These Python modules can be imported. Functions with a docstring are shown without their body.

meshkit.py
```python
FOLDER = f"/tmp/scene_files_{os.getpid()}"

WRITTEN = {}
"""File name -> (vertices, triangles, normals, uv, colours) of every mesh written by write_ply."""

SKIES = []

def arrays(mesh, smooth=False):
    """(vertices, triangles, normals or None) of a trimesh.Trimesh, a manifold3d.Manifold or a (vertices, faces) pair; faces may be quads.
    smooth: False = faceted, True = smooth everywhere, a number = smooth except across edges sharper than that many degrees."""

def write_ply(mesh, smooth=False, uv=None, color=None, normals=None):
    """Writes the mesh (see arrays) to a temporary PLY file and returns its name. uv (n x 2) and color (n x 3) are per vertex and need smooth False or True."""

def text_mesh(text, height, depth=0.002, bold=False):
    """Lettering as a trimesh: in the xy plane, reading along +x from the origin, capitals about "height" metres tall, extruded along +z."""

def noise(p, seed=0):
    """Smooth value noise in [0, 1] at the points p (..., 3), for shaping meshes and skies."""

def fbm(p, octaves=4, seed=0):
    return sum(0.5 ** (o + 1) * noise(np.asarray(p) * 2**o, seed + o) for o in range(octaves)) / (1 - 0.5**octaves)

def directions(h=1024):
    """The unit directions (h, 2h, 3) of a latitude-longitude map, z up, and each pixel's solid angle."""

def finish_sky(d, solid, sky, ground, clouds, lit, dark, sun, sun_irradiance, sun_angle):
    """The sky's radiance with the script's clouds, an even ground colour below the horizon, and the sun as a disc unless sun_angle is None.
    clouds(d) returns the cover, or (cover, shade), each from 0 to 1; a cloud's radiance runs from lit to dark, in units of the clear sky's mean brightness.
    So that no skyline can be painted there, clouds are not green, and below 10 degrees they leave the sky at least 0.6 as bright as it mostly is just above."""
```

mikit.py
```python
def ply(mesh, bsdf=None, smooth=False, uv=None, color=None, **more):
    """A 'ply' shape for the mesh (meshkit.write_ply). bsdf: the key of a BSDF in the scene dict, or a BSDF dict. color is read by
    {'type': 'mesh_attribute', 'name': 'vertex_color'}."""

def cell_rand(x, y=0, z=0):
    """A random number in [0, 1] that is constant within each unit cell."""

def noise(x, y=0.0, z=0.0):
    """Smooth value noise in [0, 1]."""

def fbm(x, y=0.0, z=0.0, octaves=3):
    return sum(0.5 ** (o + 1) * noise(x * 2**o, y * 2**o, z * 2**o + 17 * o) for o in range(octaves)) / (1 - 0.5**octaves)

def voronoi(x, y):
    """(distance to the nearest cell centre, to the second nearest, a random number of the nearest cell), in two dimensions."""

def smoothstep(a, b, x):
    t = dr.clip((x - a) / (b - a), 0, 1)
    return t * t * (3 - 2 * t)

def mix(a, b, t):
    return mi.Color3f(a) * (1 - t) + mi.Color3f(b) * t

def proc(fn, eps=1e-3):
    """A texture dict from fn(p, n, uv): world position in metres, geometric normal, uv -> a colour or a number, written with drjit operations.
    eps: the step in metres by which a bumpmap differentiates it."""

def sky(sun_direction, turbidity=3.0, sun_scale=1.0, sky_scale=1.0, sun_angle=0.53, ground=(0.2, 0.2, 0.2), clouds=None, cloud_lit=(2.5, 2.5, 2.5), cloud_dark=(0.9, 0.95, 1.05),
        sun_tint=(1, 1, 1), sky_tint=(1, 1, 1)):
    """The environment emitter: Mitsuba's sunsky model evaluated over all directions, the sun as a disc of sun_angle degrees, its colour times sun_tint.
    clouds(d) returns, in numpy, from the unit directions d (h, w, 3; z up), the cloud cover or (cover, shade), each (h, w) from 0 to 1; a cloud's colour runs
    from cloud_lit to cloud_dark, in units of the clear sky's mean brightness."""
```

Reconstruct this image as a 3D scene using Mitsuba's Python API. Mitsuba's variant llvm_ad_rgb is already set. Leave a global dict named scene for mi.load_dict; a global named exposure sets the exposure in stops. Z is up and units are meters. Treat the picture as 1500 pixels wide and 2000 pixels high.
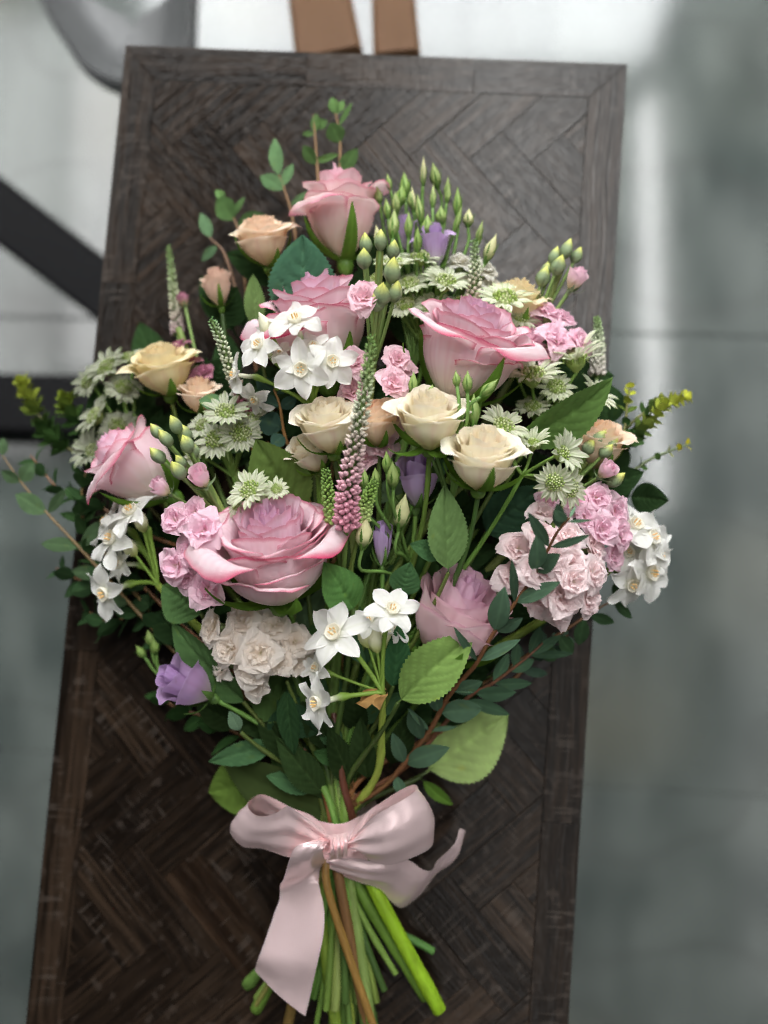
import math, numpy as np, mitsuba as mi, mikit, meshkit, trimesh
from shapely.geometry import Polygon, box as sbox
from mikit import noise, fbm, cell_rand, smoothstep, mix
import drjit as dr
T = mi.ScalarTransform4f
scene, labels = {}, {}

# ------------------------------------------------------------------ camera
TT, CD, F = 0.50, 0.54, 1600.0            # table height, camera above table, focal length in photo pixels
PITCH, LEAN = math.radians(3.918), math.radians(3.418)
cx, sx, cy, sy = math.cos(PITCH), math.sin(PITCH), math.cos(LEAN), math.sin(LEAN)
CM = np.array([[cy, 0, sy], [0, 1, 0], [-sy, 0, cy]]) @ np.array([[1, 0, 0], [0, cx, -sx], [0, sx, cx]])
CO = np.array([0, 0, TT + CD])
fwd, upv = CM @ [0, 0, -1], CM @ [0, 1, 0]
scene['camera'] = {'type': 'thinlens', 'fov': 2 * math.degrees(math.atan(750 / F)), 'fov_axis': 'x',
                   'aperture_radius': 0.0056, 'focus_distance': 0.440, 'near_clip': 0.01, 'far_clip': 60.0,
                   'to_world': T().look_at(origin=CO.tolist(), target=(CO + fwd).tolist(), up=upv.tolist())}


def P(px, py, h=0.0, z0=TT):
    """Where the ray through a photo pixel meets the height h above the table."""
    d = CM @ np.array([(px - 750) / F, -(py - 1000) / F, -1.0])
    return CO + d * ((CO[2] - z0 - h) / -d[2])


# ------------------------------------------------------------------ light: unseen windows past the far end and overhead, one added fill panel, dim room round about
exposure = 0.34


def lamp(key, centre, target, w, h, rad):
    scene[key] = {'type': 'rectangle', 'to_world': T().look_at(origin=centre, target=target, up=[0, 0, 1] if abs(centre[2] - target[2]) < 1 else [0, 1, 0]) @ T().scale([w / 2, h / 2, 1]),
                  'emitter': {'type': 'area', 'radiance': {'type': 'rgb', 'value': rad}}}
    labels[key] = {'kind': 'structure'}


lamp('unseen_window', [-0.1, 2.3, 2.0], [-0.1, 0, 1.7], 2.1, 1.0, [9.8, 10.0, 10.1])  # out of view; lights the bouquet from behind and whitens the far floor
for n_, x0, x1, y0, y1, L in (('unseen_roof_panel', -0.03, 0.55, 0.42, 1.95, 9.5), ('unseen_roof_panel_005', 0.05, 0.48, -1.5, 0.1, 1.4), ('unseen_roof_panel_001', 0.90, 0.945, 0.25, 2.0, 24.0), ('unseen_roof_panel_002', 1.2, 2.7, -1.7, 1.6, 0.65),  # unseen overhead panels, placed for table and floor glare; second is added fill
                              ('unseen_roof_panel_003', -1.60, -1.28, 0.85, 2.4, 6.5), ('unseen_roof_panel_004', -2.5, -1.66, 0.5, 2.5, 3.4)):  # out of view, placed to brighten the floor on the left
    lamp(n_, [(x0 + x1) / 2, (y0 + y1) / 2, 2.4], [(x0 + x1) / 2, (y0 + y1) / 2 - 0.001, 0.0], x1 - x0, y1 - y0, [L, L, L * 0.985])
scene['room_light'] = {'type': 'constant', 'radiance': {'type': 'rgb', 'value': [0.012, 0.0123, 0.0125]}}

# ------------------------------------------------------------------ materials


def S(r, g, b, k=1.0):
    c = np.array([r, g, b]) / 255.0
    return np.where(c < 0.04045, c / 12.92, ((c + 0.055) / 1.055) ** 2.4) * k


TAB = []          # one row per coloured mesh: mean colour and its two main directions of colour change; uv = (row + a, b)
PAL = {}


def tint(p, n, uv):
    if 't' not in PAL:
        PAL['t'] = [mi.Float(np.array(TAB, np.float32)[:, k].copy()) for k in range(9)]
    i = mi.UInt32(dr.clip(dr.floor(uv.x), 0, len(TAB) - 1))
    a, b = uv.x - dr.floor(uv.x) - 0.5, uv.y - 0.5
    g = [dr.gather(mi.Float, t, i) for t in PAL['t']]
    return mi.Color3f(*[dr.clip(g[k] + a * g[k + 3] + b * g[k + 6], 0.001, 0.97) for k in range(3)])


VC = mikit.proc(tint)
scene['m_petal'] = {'type': 'principledthin', 'base_color': VC, 'roughness': 0.5, 'diff_trans': 0.8, 'spec_trans': 0.0, 'eta': 1.35, 'sheen': 0.2}
scene['m_leaf'] = {'type': 'principledthin', 'base_color': VC, 'roughness': 0.32, 'diff_trans': 0.35, 'spec_trans': 0.0, 'eta': 1.45}
scene['m_stem'] = {'type': 'principled', 'base_color': VC, 'roughness': 0.42, 'specular': 0.45}
scene['m_bud'] = {'type': 'principled', 'base_color': VC, 'roughness': 0.55, 'specular': 0.35, 'sheen': 0.3}


def satin(p, n, uv):
    w = 0.5 + 0.25 * dr.sin(uv.x * 9 + uv.y * 900) + 0.25 * dr.sin(uv.x * 31 - uv.y * 300)
    e = smoothstep(0.93, 0.985, dr.abs(uv.y * 2 - 1))
    return mix((0.88, 0.68, 0.68), (0.81, 0.60, 0.61), w * 0.6) * (1 - 0.08 * e)


scene['m_satin'] = {'type': 'twosided', 'b': {'type': 'principled', 'base_color': mikit.proc(satin), 'roughness': 0.22, 'specular': 0.9, 'anisotropic': 0.6, 'metallic': 0.38, 'sheen': 0.4}}


def plank_saw(uv, k, x, y, r2):
    return smoothstep(0.62, 0.80, noise(x * 640 + 40 * y, y * 70, k)) * smoothstep(0.44, 0.66, noise(x * 38, y * 90, k + 9.5)) * smoothstep(0.25, 0.6, r2)


def plank_col(p, n, uv):
    k = dr.floor(uv.x)
    r, r2 = cell_rand(k, 3), cell_rand(k, 12)
    x, y = uv.x - k, uv.y
    g = fbm(x * 34 + k * 7, y * 520, k, 3)
    g2 = fbm(x * 7, y * 80, k + 40.5, 2)
    c = mix((0.0062, 0.0041, 0.0029), (0.040, 0.0255, 0.0165), smoothstep(0.3, 0.75, g * 0.55 + g2 * 0.45) * (0.30 + 0.75 * r))
    c = mix(c, (0.070, 0.032, 0.014), smoothstep(0.92, 1.0, r2) * (0.1 + 0.3 * g2))
    c = mix(c, (0.075, 0.061, 0.051), plank_saw(uv, k, x, y, r2) * 0.38)
    return mix(c, (0.055, 0.042, 0.034), smoothstep(0.62, 0.80, fbm(x * 140, y * 190, k + 3.5, 2)) * 0.45)


def plank_rough(p, n, uv):
    return 0.28 + 0.08 * dr.sin(uv.x * 310 + 2 * dr.sin(uv.y * 400)) * dr.sin(uv.y * 900 + 3 * dr.sin(uv.x * 90))


def plank_bump(p, n, uv):
    k = dr.floor(uv.x)
    x, y = uv.x - k, uv.y
    return dr.sin(y * 2600 + 3 * dr.sin(x * 60 + k) + 2 * dr.sin(y * 700 + k)) * 0.2 + noise(x * 700 + 40 * y, y * 80, k) * 0.4


scene['m_plank'] = {'type': 'bumpmap', 'arbitrary': mikit.proc(plank_bump, 4e-4), 'scale': 0.00016,
                    'b': {'type': 'principled', 'base_color': mikit.proc(plank_col), 'roughness': mikit.proc(plank_rough), 'specular': 0.24}}


def tile_col(p, n, uv):
    a = fbm(p.x * 5, p.y * 5, 2.5, 3)
    b = fbm(p.x * 22 + 9, p.y * 9, 7.5, 2)
    q = fbm(p.x * 3.0 + 4, p.y * 5.0, 4.5, 3)
    v = smoothstep(0.47, 0.5, q) * smoothstep(0.54, 0.5, q)
    c = mix((0.050, 0.064, 0.060), (0.150, 0.170, 0.158), smoothstep(0.25, 0.8, a * 0.75 + b * 0.35))
    c = mix(c, (0.15, 0.145, 0.11), smoothstep(0.55, 0.75, noise(p.x * 5 + 30, p.y * 5, 1.5)) * 0.5)
    return mix(c, (0.06, 0.063, 0.06), v * 0.2)


def tile_rough(p, n, uv):
    return 0.115 + 0.0 * p.x


scene['m_tile'] = {'type': 'principled', 'base_color': mikit.proc(tile_col), 'roughness': mikit.proc(tile_rough), 'specular': 0.72}
scene['m_grout'] = {'type': 'diffuse', 'reflectance': {'type': 'rgb', 'value': [0.085, 0.09, 0.085]}}
scene['m_black'] = {'type': 'principled', 'base_color': {'type': 'rgb', 'value': [0.007, 0.007, 0.008]}, 'roughness': 0.55, 'specular': 0.12}
scene['m_grey'] = {'type': 'twosided', 'b': {'type': 'principled', 'base_color': {'type': 'rgb', 'value': [0.095, 0.098, 0.099]}, 'roughness': 0.42, 'specular': 0.5}}


def oak(p, n, uv):
    g = fbm(uv.x * 6, uv.y * 90, 1.5, 2)
    k = smoothstep(0.62, 0.8, noise(uv.x * 7 + 3, uv.y * 35, 6.5))
    return mix(mix((0.085, 0.042, 0.020), (0.15, 0.082, 0.043), g), (0.018, 0.009, 0.005), k * 0.95)


scene['m_oak'] = {'type': 'principled', 'base_color': mikit.proc(oak), 'roughness': 0.5, 'specular': 0.4}

# ------------------------------------------------------------------ helpers
used = {}


def key_of(name):
    n = used.get(name, -1) + 1
    used[name] = n
    return name if n == 0 else f'{name}_{n:03d}'


def thing(name, label, cat, group=None):
    k = key_of(name)
    labels[k] = {'label': label, 'category': cat}
    if group:
        labels[k]['group'] = group
    return k


def put(parent, name, vf, bsdf, col=None, smooth=True, uv=None, label=None, stuff=False):
    k = key_of(parent + '__' + name) if parent else key_of(name)
    v, f = vf
    if col is not None:
        col = np.clip(np.broadcast_to(np.asarray(col, float), (len(v), 3)), 0.001, 0.95)
        c0 = col.mean(0)
        w, V = np.linalg.eigh(np.cov((col - c0).T) + np.eye(3) * 1e-12)
        A, B = (col - c0) @ V[:, 2], (col - c0) @ V[:, 1]
        ka, kb = max(np.abs(A).max(), 1e-6) / 0.45, max(np.abs(B).max(), 1e-6) * 2
        uv = np.stack([len(TAB) + 0.5 + A / ka, 0.5 + B / kb], 1)
        TAB.append(np.r_[c0, V[:, 2] * ka, V[:, 1] * kb])
    scene[k] = mikit.ply((v, f), bsdf, smooth=smooth, uv=uv)
    if label:
        labels.setdefault(k, {})['label'] = label
    if stuff:
        labels.setdefault(k, {})['kind'] = 'stuff'
    return k


def nz(v):
    v = np.asarray(v, float)
    return v / np.maximum(np.linalg.norm(v, axis=-1, keepdims=True), 1e-12)


def frame(axis, roll=0.0, hint=(0.13, 0.21, 1)):
    z = nz(axis)
    x = np.cross(hint, z)
    if np.linalg.norm(x) < 1e-3:
        x = np.cross([1, 0, 0], z)
    x = nz(x)
    y = np.cross(z, x)
    c, s = math.cos(roll), math.sin(roll)
    return np.stack([x * c + y * s, -x * s + y * c, z], 1)


def ss(a, b, x):
    t = np.clip((x - a) / (b - a), 0, 1)
    return t * t * (3 - 2 * t)


def lerp(a, b, t):
    t = np.asarray(t)[..., None]
    return np.asarray(a) * (1 - t) + np.asarray(b) * t


_g = {}


def grid(nu, nv):
    """u in [-1,1], v in [0,1], each flattened, and triangles."""
    if (nu, nv) not in _g:
        u, v = np.meshgrid(np.linspace(-1, 1, nu), np.linspace(0, 1, nv))
        i = np.arange(nu * nv).reshape(nv, nu)
        a, b, c, d = i[:-1, :-1].ravel(), i[:-1, 1:].ravel(), i[1:, 1:].ravel(), i[1:, :-1].ravel()
        _g[(nu, nv)] = (u.ravel(), v.ravel(), np.vstack([np.stack([a, b, c], 1), np.stack([a, c, d], 1)]))
    return _g[(nu, nv)]


def n3(*a, seed=0):
    return meshkit.noise(np.stack(np.broadcast_arrays(*a), -1), seed)


def catmull(pts, n):
    p = np.asarray(pts, float)
    if len(p) == 2:
        return p[0] + (p[1] - p[0]) * np.linspace(0, 1, n)[:, None]
    q = np.vstack([2 * p[0] - p[1], p, 2 * p[-1] - p[-2]])
    s = np.linspace(0, len(p) - 1 - 1e-9, n)
    i = s.astype(int)
    t = (s - i)[:, None]
    a, b, c, d = q[i], q[i + 1], q[i + 2], q[i + 3]
    return 0.5 * (2 * b + (c - a) * t + (2 * a - 5 * b + 4 * c - d) * t ** 2 + (3 * b - a - 3 * c + d) * t ** 3)


def tube(pts, rad, sides=8, cap=True):
    p = np.asarray(pts, float)
    n = len(p)
    r = np.broadcast_to(rad, (n,)).astype(float)
    t = nz(np.gradient(p, axis=0))
    a = np.zeros_like(p)
    x = np.cross(t[0], [0.3, 0.2, 1])
    for i in range(n):
        x = x - t[i] * (x @ t[i])
        x = x / max(np.linalg.norm(x), 1e-9)
        a[i] = x
    b = np.cross(t, a)
    th = np.arange(sides) * 2 * np.pi / sides
    v = (p[:, None] + r[:, None, None] * (np.cos(th)[None, :, None] * a[:, None] + np.sin(th)[None, :, None] * b[:, None])).reshape(-1, 3)
    i, j = np.meshgrid(np.arange(n - 1), np.arange(sides), indexing='ij')
    q = [(i * sides + j).ravel(), (i * sides + (j + 1) % sides).ravel(), ((i + 1) * sides + (j + 1) % sides).ravel(), ((i + 1) * sides + j).ravel()]
    f = np.vstack([np.stack([q[0], q[1], q[2]], 1), np.stack([q[0], q[2], q[3]], 1)])
    if cap:
        m = len(v)
        v = np.vstack([v, p[:1], p[-1:]])
        k = np.arange(sides)
        f = np.vstack([f, np.stack([k * 0 + m, (k + 1) % sides, k], 1), np.stack([k * 0 + m + 1, (n - 1) * sides + k, (n - 1) * sides + (k + 1) % sides], 1)])
    return v, f


def lathe(prof, sides=10, lobes=0, amp=0.0, tw=0.0):
    """Closed surface about z from (r, z) rows; returns v, f, t along."""
    prof = np.asarray(prof, float)
    n = len(prof)
    th = np.arange(sides) * 2 * np.pi / sides
    tt = np.linspace(0, 1, n)
    ang = th[None, :] + tw * tt[:, None]
    rr = prof[:, 0:1] * (1 + amp * np.cos(lobes * th)[None, :])
    v = np.stack([rr * np.cos(ang), rr * np.sin(ang), np.repeat(prof[:, 1:2], sides, 1)], -1).reshape(-1, 3)
    i, j = np.meshgrid(np.arange(n - 1), np.arange(sides), indexing='ij')
    a, b, c, d = (i * sides + j).ravel(), (i * sides + (j + 1) % sides).ravel(), ((i + 1) * sides + (j + 1) % sides).ravel(), ((i + 1) * sides + j).ravel()
    f = np.vstack([np.stack([a, b, c], 1), np.stack([a, c, d], 1)])
    return v, f, np.repeat(tt, sides)


def egg(n=7, fat=0.5, point=1.0):
    t = np.linspace(0, 1, n)
    r = np.sin(np.pi * t ** fat) ** point
    r[0] = r[-1] = 0.02
    return r, t


def join(parts):
    vs, fs, cs, at = [], [], [], 0
    for v, f, c in parts:
        vs.append(v)
        fs.append(f + at)
        cs.append(np.broadcast_to(c, (len(v), 3)))
        at += len(v)
    return (np.vstack(vs), np.vstack(fs)), np.vstack(cs)


def prism(poly, z0, z1, ch=0.0006):
    """Convex polygon extruded, upper edge chamfered."""
    p = np.asarray(poly, float)
    n = len(p)
    c = p.mean(0)
    e = nz(np.roll(p, -1, 0) - p)
    inn = np.stack([-e[:, 1], e[:, 0]], 1)
    pi_ = np.roll(inn, 1, 0)
    m = nz(inn + pi_)
    q = p + m * (ch / np.maximum((m * inn).sum(1, keepdims=True), 0.4))
    v = np.vstack([np.c_[p, np.full(n, z0)], np.c_[p, np.full(n, z1 - ch)], np.c_[q, np.full(n, z1)]])
    k = np.arange(n)
    k1 = (k + 1) % n
    f = [np.stack([k, k1, k1 + n], 1), np.stack([k, k1 + n, k + n], 1), np.stack([k + n, k1 + n, k1 + 2 * n], 1), np.stack([k + n, k1 + 2 * n, k + 2 * n], 1)]
    f.append(np.array([[2 * n, 2 * n + i, 2 * n + i + 1] for i in range(1, n - 1)]))
    f.append(np.array([[0, i + 1, i] for i in range(1, n - 1)]))
    return v, np.vstack(f)


# ------------------------------------------------------------------ floor of grey tiles
R_ = np.random.default_rng(5)
ta = math.radians(-4.474)
EX, EY = np.array([math.cos(ta), math.sin(ta)]), np.array([-math.sin(ta), math.cos(ta)])
g0 = P(1350, 655, 0, 0.0)[:2]
TS = np.linalg.norm(P(1350, 655, 0, 0.0)[:2] - P(1320, 1545, 0, 0.0)[:2])
fa = math.radians(-2.6)
FX, FY = np.array([math.cos(fa), math.sin(fa)]), np.array([-math.sin(fa), math.cos(fa)])
g0 = g0 + FX * (-0.07 - g0[0])
v, f = prism(np.array([[-6, -6], [6, -6], [6, 6], [-6, 6.0]]), -0.05, -0.0012)
put('', 'floor', (v, f), 'm_grout', smooth=False)
labels['floor'] = {'kind': 'structure', 'label': 'grey stone tile floor under the table'}
for i in range(-4, 4):
    for j in range(-5, 6):
        o = g0 + FX * TS * i + FY * TS * j
        q = [o + FX * 0.0007 + FY * 0.0007, o + FX * (TS - 0.0007) + FY * 0.0007, o + FX * (TS - 0.0007) + FY * (TS - 0.0007), o + FX * 0.0007 + FY * (TS - 0.0007)]
        put('floor', 'tile', prism(q, -0.01, 0.0008 * R_.random() ** 2, 0.001), 'm_tile', smooth=False)

# ------------------------------------------------------------------ table: mitred border and herringbone parquet
TL = P(245, 88)[:2]
TWID = float(np.linalg.norm(P(1225, 125)[:2] - TL))
TLEN, BW = 1.15, 0.0245


def tw_(s, t):
    return TL + EX * s - EY * t


table = thing('table', 'dark brown parquet table top with a plank border under the bouquet', 'table')
v, f = prism([tw_(0.004, TLEN - 0.004), tw_(TWID - 0.004, TLEN - 0.004), tw_(TWID - 0.004, 0.004), tw_(0.004, 0.004)], TT - 0.035, TT - 0.006)
put(table, 'top', (v, f), 'm_plank', smooth=False, uv=np.zeros((len(v), 2)))
NP_ = 0


def plank(poly, d, z=0.0):
    """poly in table coordinates (s,t); d the grain direction."""
    global NP_
    P2 = np.array([tw_(*q) for q in poly])
    if Polygon(P2).exterior.is_ccw is False:
        P2 = P2[::-1]
    v, f = prism(P2, TT - 0.006, TT + z, 0.0002)
    dw = EX * d[0] - EY * d[1]
    c = P2.mean(0)
    al = (v[:, :2] - c) @ dw + 0.3
    ac = (v[:, :2] - c) @ np.array([-dw[1], dw[0]]) + 0.2
    put(table + '__top', 'plank', (v, f), 'm_plank', smooth=False, uv=np.stack([np.clip(al, 0.001, 0.999) + NP_, ac], 1))
    NP_ += 1


G = 0.0001
# the border boards: short lengths end to end, mitred in the far corners
for side in (0, 1):
    t = 0.0
    while t < TLEN:
        L = R_.uniform(0.17, 0.30)
        a, b = (0.0, BW - G) if side == 0 else (TWID - BW + G, TWID)
        t1 = min(t + L, TLEN)
        if side == 0:
            q = [(a, t + G + 0), (b, t + G + (BW if t == 0 else 0)), (b, t1 - G), (a, t1 - G)]
        else:
            q = [(a, t + G + (BW if t == 0 else 0)), (b, t + G + 0), (b, t1 - G), (a, t1 - G)]
        plank(q, (0, 1), R_.normal(0, 0.00012))
        t = t1
cut = [0.0, 0.13, 0.245, TWID]
for a, b in zip(cut[:-1], cut[1:]):
    q = [(a + (0 if a == 0 else G), 0), (b - (0 if b == TWID else G), 0), (b - (BW if b == TWID else G), BW - G), (a + (BW if a == 0 else G), BW - G)]
    plank(q, (1, 0), R_.normal(0, 0.00012))
inner = sbox(BW + G, BW + G, TWID - BW - G, TLEN)
PL, PW = 0.0870, 0.0290
c4 = math.sqrt(0.5)
DA, DB = np.array([c4, -c4]), np.array([c4, c4])
o0 = np.array([TWID / 2 + 0.011, 0.42])
for k in range(-60, 61):
    for m in range(-16, 17):
        base = np.array([k * PW + m * PL, k * PW - m * PL])
        for hv in (0, 1):
            x0, y0, w, h = (base[0], base[1], PL, PW) if hv == 0 else (base[0], base[1] + PW, PW, PL)
            q = [o0 + DA * (x0 + i * w + (G if i == 0 else -G)) + DB * (y0 + j * h + (G if j == 0 else -G)) for i, j in ((0, 0), (1, 0), (1, 1), (0, 1))]
            pg = Polygon(q)
            if not pg.intersects(inner) or np.mean([a[1] for a in q]) > 0.80:
                continue
            pg = pg.intersection(inner)
            if pg.area < 6e-6:
                continue
            pg = pg.simplify(1e-5)
            plank(np.array(pg.exterior.coords)[:-1], DA if hv == 0 else DB, R_.normal(0, 0.00016))
for s in (0.03, TWID - 0.03):
    for t in (0.04, TLEN - 0.04):
        c = tw_(s, t)
        q = [c + EX * a * 0.022 + EY * b * 0.022 for a, b in ((-1, -1), (1, -1), (1, 1), (-1, 1))]
        put(table, 'leg', prism(q, 0.002, TT - 0.036), 'm_black', smooth=False)

# ------------------------------------------------------------------ furniture seen past the table


def bar(parent, name, a, b, w, h, bsdf, up=(0, 0, 1), uv=False):
    a, b = np.asarray(a, float), np.asarray(b, float)
    d = nz(b - a)
    x = nz(np.cross(d, up))
    y = np.cross(x, d)
    c = min(w, h) * 0.10
    prof = [(-w / 2 + c, -h / 2), (w / 2 - c, -h / 2), (w / 2, -h / 2 + c), (w / 2, h / 2 - c), (w / 2 - c, h / 2), (-w / 2 + c, h / 2), (-w / 2, h / 2 - c), (-w / 2, -h / 2 + c)]
    L = np.linalg.norm(b - a)
    v = np.array([a + x * p + y * q for p, q in prof] + [b + x * p + y * q for p, q in prof])
    f = [[i, (i + 1) % 8, (i + 1) % 8 + 8] for i in range(8)] + [[i, (i + 1) % 8 + 8, i + 8] for i in range(8)]
    f += [[0, i + 1, i] for i in range(1, 7)] + [[8, 8 + i, 9 + i] for i in range(1, 7)]
    f = [q[::-1] for q in f]
    uvs = None
    if uv:
        uvs = np.stack([np.r_[np.zeros(8), np.full(8, L)], np.tile(np.linspace(0, 0.1, 8), 2)], 1)
    put(parent, name, (v, np.array(f)), bsdf, smooth=False, uv=uvs)


ch = thing('chair', 'grey moulded chair on a black metal base, left of the table', 'chair')
sp = np.array([P(x, y, 0, 0.18)[:2] for x, y in [(52, -90), (80, 10), (122, 80), (160, 135), (205, 164), (262, 176), (330, 165), (372, 110), (380, 20), (384, -90)]])
sp = catmull(sp, 40)
c0, rings = sp.mean(0) + [0, 0.05], []
for s, z in ((0.96, 0.155), (1.0, 0.17), (0.985, 0.182), (0.93, 0.186), (0.80, 0.172), (0.60, 0.152), (0.35, 0.145), (0.05, 0.144)):
    rings.append(np.c_[c0 + (sp - c0) * s, np.full(40, z)])
i, j = np.meshgrid(np.arange(7), np.arange(39), indexing='ij')
a = (i * 40 + j).ravel()
put(ch, 'seat', (np.vstack(rings), np.vstack([np.stack([a, a + 1, a + 41], 1), np.stack([a, a + 41, a + 40], 1)])), 'm_grey', smooth=40)
bar(ch, 'leg', P(-90, 345, 0, 0.13), P(420, 735, 0, 0.06), 0.066, 0.05, 'm_black')
bar(ch, 'leg', P(-90, 790, 0, 0.03), P(300, 800, 0, 0.03), 0.075, 0.05, 'm_black')
wf = thing('wooden_trestle', 'two brown wooden legs splayed outward past the far end of the table', 'trestle')
for px, px2, w in ((650, 560, 0.058), (778, 742, 0.040)):
    bar(wf, 'leg', P(px, 150, 0, 0.36), P(px2, -420, 0, 0.02), w, 0.045, 'm_oak', uv=True)

# ------------------------------------------------------------------ the bouquet: builders
NECK = P(663, 1622, 0.030)
NDIR = nz(P(678, 1800, 0.022) - NECK)
LEAFG = S(58, 80, 42)
rng = np.random.default_rng(11)


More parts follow.
